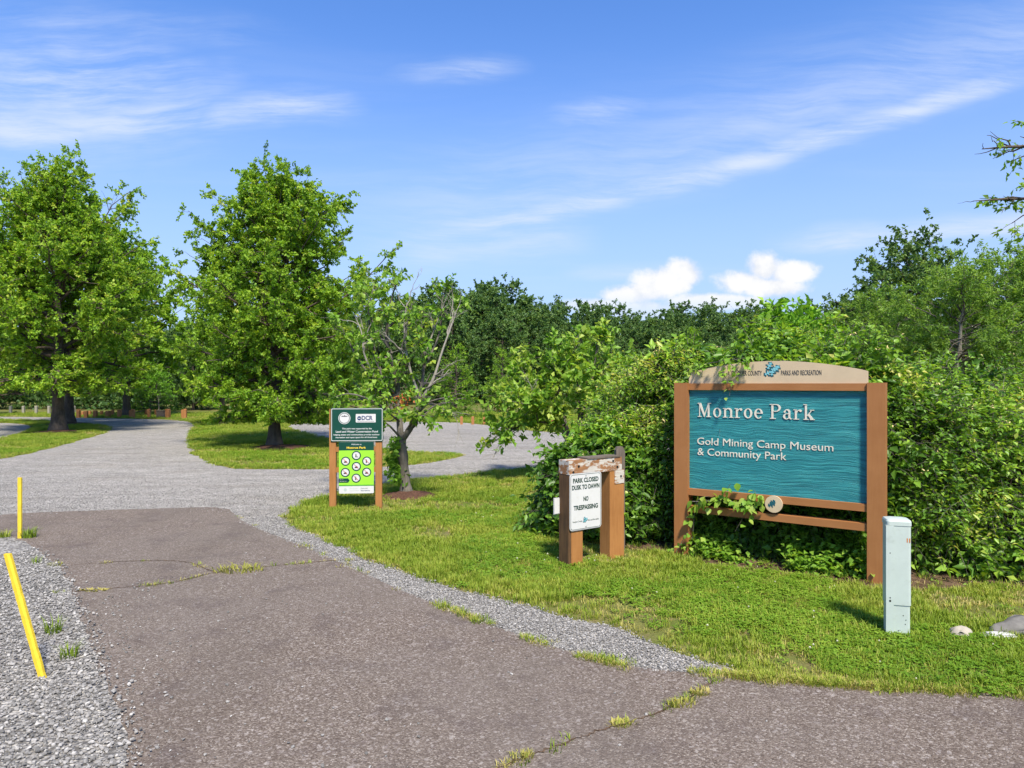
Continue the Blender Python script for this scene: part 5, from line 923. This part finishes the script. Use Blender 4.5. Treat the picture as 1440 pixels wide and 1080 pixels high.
# ------------------------------------------------------------------ the honeysuckle thicket behind and beside the sign
ELL = [(1.12, 8.35, .72, .62, 0.55, .72), (1.55, 8.55, .80, .75, 0.75, 1.02), (2.05, 8.30, .80, .72, 0.9, 1.22), (2.75, 7.72, .85, .72, 0.95, 1.30), (3.45, 7.30, .80, .70, 0.95, 1.28), (4.15, 7.15, .85, .82, 0.85, 1.08), (4.75, 6.95, .80, .72, 0.80, 0.98), (5.5, 7.2, .9, .95, 0.80, 0.88), (6.6, 7.5, 1.0, 1.0, 0.70, 0.85)]
def thicket(name, ells, seed, per_m2, loc, label, broad=0.57):
    rng = np.random.default_rng(seed); P_, N_ = [], []
    for cx, cy, rx, ry, cz, rz_ in ells:
        area = 2 * math.pi * (rx + ry) / 2 * cz + 2 * math.pi * ((rx * ry + rx * rz_ + ry * rz_) / 3); n = int(area * per_m2); top_ = rng.uniform(0, 1, n) > (cz * (rx + ry) * math.pi) / area
        d = unit(rng.normal(size=(n, 3))); d[:, 2] = np.abs(d[:, 2]); a = rng.uniform(0, 6.283, n); lowd = np.stack([np.cos(a), np.sin(a), np.zeros(n)], 1); d = np.where(top_[:, None], d, lowd)
        zc_ = np.where(top_, cz, rng.uniform(0.02, 1, n) * cz); b = 1 + 0.36 * (fbm(np.column_stack([d[:, 0] * 3 + d[:, 1] * 2 + cx, d[:, 2] * 3 + zc_ * 3 + d[:, 1] * 2.0]), 1.1, seed + 3, 3) - 0.5) * 2
        dep = 1 - 0.34 * rng.uniform(0, 1, n) ** 1.6; taper = np.where(top_, 1, 0.86 + 0.14 * zc_ / cz)
        p = np.column_stack([cx + d[:, 0] * rx * b * dep * taper, cy + d[:, 1] * ry * b * dep * taper, zc_ + d[:, 2] * rz_ * b * dep]); keep = np.ones(n, bool)
        for o in ells:
            if o[:2] == (cx, cy): continue
            q = ((p[:, 0] - o[0]) / o[2]) ** 2 + ((p[:, 1] - o[1]) / o[3]) ** 2 + (np.maximum(p[:, 2] - o[4], 0) / o[5]) ** 2; keep &= q > 0.52
        P_.append(p[keep]); N_.append(d[keep])
    P, Nn = np.concatenate(P_), np.concatenate(N_); hole = fbm(np.column_stack([P[:, 0] * 1.0 + P[:, 1] * 0.6, P[:, 2] * 1.1 + P[:, 1] * 0.5]), 2.6, seed + 20, 3); kp = (hole > 0.41) | (rng.uniform(0, 1, len(P)) < 0.22) | (P[:, 2] > 1.7); P, Nn = P[kp], Nn[kp]
    # keep clear of the sign's and the barrier's own space
    def front(p): return (p[:, 0] - ps.O[0]) * -(-ps.e[1]) * -1 + (p[:, 1] - ps.O[1]) * ps.e[0]
    sgn = (P[:, 0] - ps.O[0]) * (-ps.e[1]) + (P[:, 1] - ps.O[1]) * ps.e[0]; al = (P[:, 0] - ps.O[0]) * ps.e[0] + (P[:, 1] - ps.O[1]) * ps.e[1]
    keep = ~((sgn < 0.40) & (al > -0.15) & (al < Wd + 0.06) & ((P[:, 2] < 1.93) | (al > 0.75) | (sgn < 0.02))); P, Nn = P[keep], Nn[keep]; n = len(P)
    # each shoot: a short arching stem that carries leaves on both sides
    d = unit(Nn * 0.7 + rng.normal(size=(n, 3)) * 0.55 + [0, 0, 0.25]); l = rng.uniform(0.10, 0.32, n) * np.where(rng.uniform(0, 1, n) < 0.07, 1.9, 1.0); u = np.linspace(0, 1, 4); TP = P[:, None] + d[:, None] * (l[:, None] * u)[..., None]; TP[:, :, 2] -= (0.35 * l)[:, None] * u ** 2
    nl = 9; k = np.repeat(np.arange(n), nl); tt = np.tile(np.linspace(0.1, 1.0, nl), n) + rng.normal(size=n * nl) * 0.04; ax = unit(TP[:, 3] - TP[:, 0]); sd_ = unit(np.cross(ax, rng.normal(size=(n, 3)) * 0.4 + [0, 0, 1.0]))
    pos = TP[k, 0] + (TP[k, 3] - TP[k, 0]) * tt[:, None] + rng.normal(size=(n * nl, 3)) * 0.012; sgn_ = np.tile(np.where(np.arange(nl) % 2, 1, -1), n)[:, None]
    ld = ax[k] * 0.55 + sd_[k] * sgn_ * 0.9 + rng.normal(size=(n * nl, 3)) * 0.35 + [0, 0, -0.10]
    big = (fbm(P[:, [0, 2]] + P[:, 1:2] * 0.5, 1.2, seed + 9) > broad)[k]; size = rng.uniform(0.034, 0.066, n * nl) * np.where(big, 1.75, 1) * rng.uniform(0.75, 1.2, n)[k]; V, Fc = leaf_arrays(rng, pos, ld, size, 0.52, 0.2, 1.1, 0.6)
    kind_ = fbm(P[:, [0, 2]] * 1.0 + P[:, 1:2], 1.6, seed + 5)[k]; tint = np.clip(0.36 + (kind_ - 0.5) * 1.5 - 0.16 * big + rng.normal(size=n * nl) * 0.08 + rng.normal(size=n)[k] * 0.10 + rng.normal(size=n * nl) * 0.10 + 0.12 * np.tile(np.linspace(-0.5, 1, nl), n) + 0.20 * np.clip(P[k, 2] - 1.35, 0, 0.8) + 0.06 * (Nn[k, 2] > 0.5), 0, 1)     # higher leaves tinted yellower: new growth, partly sun put into the colour
    sg2 = (pos[:, 0] - ps.O[0]) * (-ps.e[1]) + (pos[:, 1] - ps.O[1]) * ps.e[0]; al2 = (pos[:, 0] - ps.O[0]) * ps.e[0] + (pos[:, 1] - ps.O[1]) * ps.e[1]
    okl = ~((sg2 < 0.20) & (al2 > -0.12) & (al2 < Wd + 0.05) & ((pos[:, 2] < 1.90) | (al2 > 0.95))); V = V.reshape(-1, 4, 3)[okl].reshape(-1, 3); tint = tint[okl]; b_ = np.arange(okl.sum())[:, None] * 4; Fc = np.concatenate([b_ + [[0, 1, 2]], b_ + [[0, 2, 3]]], 1).reshape(-1, 3)
    o = empty(name, loc, 0, label, 'thicket'); off = np.array(loc)
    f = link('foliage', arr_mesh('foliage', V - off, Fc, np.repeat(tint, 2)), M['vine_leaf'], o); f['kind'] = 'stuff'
    SVq, SQq = tubes(TP - off, np.repeat([[0.0028, 0.0024, 0.002, 0.0012]], n, 0), 3); s = link('shoots', arr_mesh('shoots', SVq, SQq), M['bark_grey'], o); s['kind'] = 'stuff'
    # woody stems inside
    st = []
    for cx, cy, rx, ry, cz, rz_ in ells:
        for j in range(16):
            a, r = rng.uniform(0, 6.283), rng.uniform(0.1, 0.75); b0 = np.array([cx + rx * 0.35 * math.cos(a), cy + ry * 0.35 * math.sin(a), -0.05]); b1 = np.array([cx + rx * r * math.cos(a), cy + ry * r * math.sin(a), cz + rz_ * 0.75 * (1 - r * 0.5)]); mid_ = (b0 + b1) / 2 + rng.normal(size=3) * 0.12; st.append(bez([b0, mid_, b1], 8))
    WV, WQ = tubes(np.array(st) - off, np.repeat(np.linspace(0.018, 0.005, 8)[None], len(st), 0) * rng.uniform(0.5, 1.2, (len(st), 1)), 5); link('stems', arr_mesh('stems', WV, WQ), M['bark'], o, True)
    # honeysuckle flowers: small pale trumpets near the top and the sunny face
    ok = np.where((P[:, 2] > 1.0) & (Nn[:, 2] > 0.05))[0]; j = rng.choice(ok, min(len(ok), 34 * len(ells)), replace=False); jj = np.repeat(j, 5); fv, ff = leaf_arrays(rng, TP[jj, 3] + rng.normal(size=(len(jj), 3)) * 0.012, rng.normal(size=(len(jj), 3)) + [0, 0, 0.6], rng.uniform(0.02, 0.036, len(jj)), 0.4)
    b = link('blossoms', arr_mesh('blossoms', fv - off, ff), M['petal_y'], o); b['kind'] = 'stuff'; return o
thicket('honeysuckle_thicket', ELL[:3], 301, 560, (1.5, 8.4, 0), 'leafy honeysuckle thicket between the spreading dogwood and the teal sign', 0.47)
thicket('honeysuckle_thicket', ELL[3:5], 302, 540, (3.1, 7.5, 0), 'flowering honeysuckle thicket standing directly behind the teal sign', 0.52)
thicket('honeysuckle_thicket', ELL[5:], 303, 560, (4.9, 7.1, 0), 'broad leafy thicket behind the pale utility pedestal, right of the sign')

# ------------------------------------------------------------------ vines on the sign: each leaf a piece of its own
def vine_leaf_mesh(seed, L=1.0):
    """A broad pointed leaf, creased along its rib and bent down at the tip."""
    rng = np.random.default_rng(seed); rows = [(0.0, 0.02), (0.16, 0.30), (0.36, 0.42), (0.60, 0.33), (0.82, 0.15), (1.0, 0.0)]; V, Fc = [], []
    for u, w_ in rows: bend_ = -0.30 * u * u + rng.normal() * 0.008; V += [(-w_, u, bend_ + 0.10 * w_), (0, u, bend_ - 0.03), (w_, u, bend_ + 0.10 * w_)]
    for r in range(5):
        b = r * 3
        for c in (0, 1): Fc += [(b + c, b + c + 1, b + c + 4, b + c + 3)]
    me = bpy.data.meshes.new('leaf'); me.from_pydata([tuple(map(float, v)) for v in V], [], Fc); at = me.attributes.new('tint', 'FLOAT', 'FACE'); at.data.foreach_set('value', np.full(len(Fc), rng.uniform(0.35, 0.85), np.float32)); me.materials.append(M['dog_leaf']); me.shade_smooth(); return me
LM = [vine_leaf_mesh(400 + i) for i in range(6)]
def vine(label, paths, n_per, size, seed, flat=0.5):
    rng = np.random.default_rng(seed); o = empty('climbing_vine', (ps.O[0], ps.O[1], 0), ps.rz, label, 'vine'); tb = []
    for path, n in zip(paths, n_per):
        P = bez(path, 16); tb.append(tubes(P[None], np.linspace(0.005, 0.002, 16)[None], 5))
        for k in range(n):
            u = (k + rng.uniform(0, 1)) / n * 0.98; i = min(int(u * 15), 14); b = P[i] + (P[i + 1] - P[i]) * (u * 15 - i); c = bpy.data.objects.new('leaf', LM[rng.integers(6)]); COL.objects.link(c); c.parent = o
            s = size * rng.uniform(0.65, 1.25); c.scale = (s, s, s); c.location = b + np.array([rng.normal() * 0.035, -rng.uniform(0.0, 0.05), rng.normal() * 0.03])
            c.rotation_euler = (R(rng.uniform(-70, 35)) + R(-20), R(rng.normal() * 22), R(180 + rng.normal() * 62))
    V_, Q_ = merge(tb); link('stem', arr_mesh('stem', V_, Q_), M['bark_grey'], o, True); return o
yv = -0.012
vine('leafy green vine growing over the two lower rails of the teal sign', [[(0.16, 0.09, 0.0), (0.20, 0.03, 0.35), (0.26, yv, 0.60), (0.42, yv, 0.66)], [(0.20, yv, 0.58), (0.40, yv, 0.60), (0.52, yv, 0.68), (0.60, yv, 0.80)], [(0.30, yv, 0.60), (0.55, yv, 0.62), (0.80, yv, 0.62), (0.92, yv, 0.68)], [(0.60, yv, 0.62), (0.78, yv, 0.60), (0.84, yv, 0.70), (0.83, yv, 0.76)], [(0.62, yv, 0.62), (0.75, yv, 0.55), (0.80, yv, 0.46)]],
     (14, 22, 24, 14, 10), 0.078, 501)
vine('thin vine trailing over the tan crest and down across its lettering', [[(0.50, 0.10, 1.80), (0.50, 0.05, 1.98), (0.55, 0.01, 2.00), (0.58, yv, 1.90), (0.60, yv, 1.80), (0.585, yv, 1.68)], [(0.66, 0.06, 2.02), (0.74, 0.01, 2.02), (0.78, yv, 1.95)], [(0.55, 0.01, 2.0), (0.50, yv, 1.93), (0.56, yv, 1.85)], [(0.60, 0.0, 2.0), (0.68, yv, 1.92), (0.70, yv, 1.86)], [(0.06, 0.12, 1.90), (0.18, 0.04, 1.97), (0.34, 0.02, 2.01), (0.50, 0.02, 2.03)], [(0.10, 0.12, 1.96), (0.22, 0.02, 1.94), (0.36, 0.0, 1.96)], [(0.45, 0.08, 2.04), (0.66, 0.03, 2.05), (0.86, 0.03, 2.07)]], (18, 14, 9, 10, 20, 12, 14), 0.052, 502)
vine('small leafy vine climbing at the foot of the left sign post', [[(0.02, -0.05, 0.0), (0.10, -0.05, 0.15), (0.20, -0.02, 0.32)], [(0.22, 0.0, 0.0), (0.24, -0.02, 0.15), (0.30, -0.02, 0.22)]], (10, 10), 0.06, 503)
# low leafy plants in the soil under the sign: one tangle
rng = np.random.default_rng(601); n = 900; al = rng.uniform(0.12, Wd - 0.1, n); bk = rng.uniform(0.0, 0.55, n) ** 1.0; hmax = 0.10 + 0.50 * fbm(np.column_stack([al * 3, bk]), 1.0, 6) * np.clip(bk * 3, 0.25, 1); zz_ = rng.uniform(0.01, 1, n) * hmax
kk = fbm(np.column_stack([al, bk]), 3.0, 15) > 0.42; al, bk, zz_ = al[kk], bk[kk], zz_[kk]; n = len(al)
base = np.column_stack([ps.O[0] + al * ps.e[0] - bk * ps.e[1], ps.O[1] + al * ps.e[1] + bk * ps.e[0], zz_]); k = np.repeat(np.arange(n), 6); ld = rng.normal(size=(n * 6, 3)) * [0.8, 0.8, 0.35] + [-0.15, -0.35, -0.1]; pos = base[k] + rng.normal(size=(n * 6, 3)) * 0.035; pos[:, 2] = np.maximum(pos[:, 2], 0.03)
V_, F_ = leaf_arrays(rng, pos, ld, rng.uniform(0.045, 0.085, n * 6), 0.62, 0.2, 1.4, 0.5); tag(link('ground_cover', arr_mesh('ground_cover', V_, F_, np.repeat(np.clip(rng.normal(0.45, 0.16, n * 6), 0, 1), 2)), M['dog_leaf']), kind='stuff')
b = np.column_stack([rng.uniform(0.05, Wd - 0.1, 420), rng.uniform(-0.25, 0.5, 420)]); b = np.column_stack([ps.O[0] + b[:, 0] * ps.e[0] - b[:, 1] * ps.e[1], ps.O[1] + b[:, 0] * ps.e[1] + b[:, 1] * ps.e[0]])
lf = np.column_stack([b, np.full(len(b), 0.014)]); V_, F_ = leaf_arrays(rng, lf, rng.normal(size=(len(b), 3)) * [1, 1, 0.12], rng.uniform(0.03, 0.06, len(b)), 0.5, 0.3, 2.0, 0.5); tag(link('dead_leaves', arr_mesh('dead_leaves', V_, F_), M['mulch']), kind='stuff')

# ------------------------------------------------------------------ bollards, bin and block beyond the drive
def bollard(px_, w_, h, m, label, group, pair=0.0):
    g_ = G(*px_); me_key = (round(w_, 3), round(h, 3), m)
    if me_key not in BM_:
        bm = bmesh.new(); hw = w_ / 2; lv = [[bm.verts.new((x * s * hw, y * s * hw, z)) for x, y in ((-1, -1), (1, -1), (1, 1), (-1, 1))] for s, z in ((1, -0.1), (1, h - 0.03), (0.75, h))]
        bm.faces.new(lv[0][::-1]); bm.faces.new(lv[2])
        for a, b in zip(lv, lv[1:]):
            for i in range(4): bm.faces.new((a[i], a[(i + 1) % 4], b[(i + 1) % 4], b[i]))
        bmesh.ops.recalc_face_normals(bm, faces=bm.faces); me = bpy.data.meshes.new('bollard'); bm.to_mesh(me); bm.free(); me.materials.append(M[m]); BM_[me_key] = me
    o = bpy.data.objects.new('bollard', BM_[me_key]); COL.objects.link(o); o.location = (g_[0], g_[1], 0); o.rotation_euler = (0, 0, 0.1 * math.sin(px_[0])); return tag(o, label, 'bollard', group)
BM_ = {}
for x in (15, 33, 51, 69, 104): bollard((x, 582.6), 0.125, 0.50, 'bollard_grey', 'pale grey timber bollard in the row at the far left', 'grey bollards at the far left')
for x, y, w_, h in ((90, 587, 0.17, 0.42), (110.5, 587.5, 0.15, 0.44), (121, 587.5, 0.16, 0.37), (134, 587.5, 0.17, 0.40), (151, 587.3, 0.14, 0.36), (153.6, 587.0, 0.14, 0.36), (168, 587.3, 0.16, 0.44), (184, 587.2, 0.14, 0.38), (187, 587.5, 0.15, 0.45), (209.5, 588.6, 0.13, 0.50), (236, 588.6, 0.20, 0.50), (257, 588.4, 0.12, 0.46), (260.5, 588.4, 0.13, 0.50)):
    bollard((x, y), w_, h, 'bollard', 'short orange-brown timber bollard in the row along the far drive', 'orange bollards along the far drive')
for x, h in ((116.5, 0.26), (126.5, 0.28), (143, 0.28), (158.5, 0.34), (206, 0.34), (219.5, 0.36)): bollard((x, 584.8), 0.12, h, 'bollard', 'small brown bollard in the second row behind the orange ones', 'small bollards of the second row')
for x in (649, 665, 681, 728, 742, 777): bollard((x, 597), 0.115, 0.36, 'bollard', 'orange-brown timber bollard behind the gravel lot near the spreading dogwood', 'bollards behind the gravel lot')
g_ = G(227.5, 587.6); kb = empty('timber_block', (*g_, 0), 0, 'dark grey square timber planter block beside an orange bollard', 'planter'); box_obj('planter_box', -0.19, 0.19, -0.19, 0.19, -0.05, 0.36, M['grey_wood'], kb, 0.01); box_obj('planter_rim', -0.205, 0.205, -0.205, 0.205, 0.361, 0.40, M['grey_wood'], kb, 0.006)
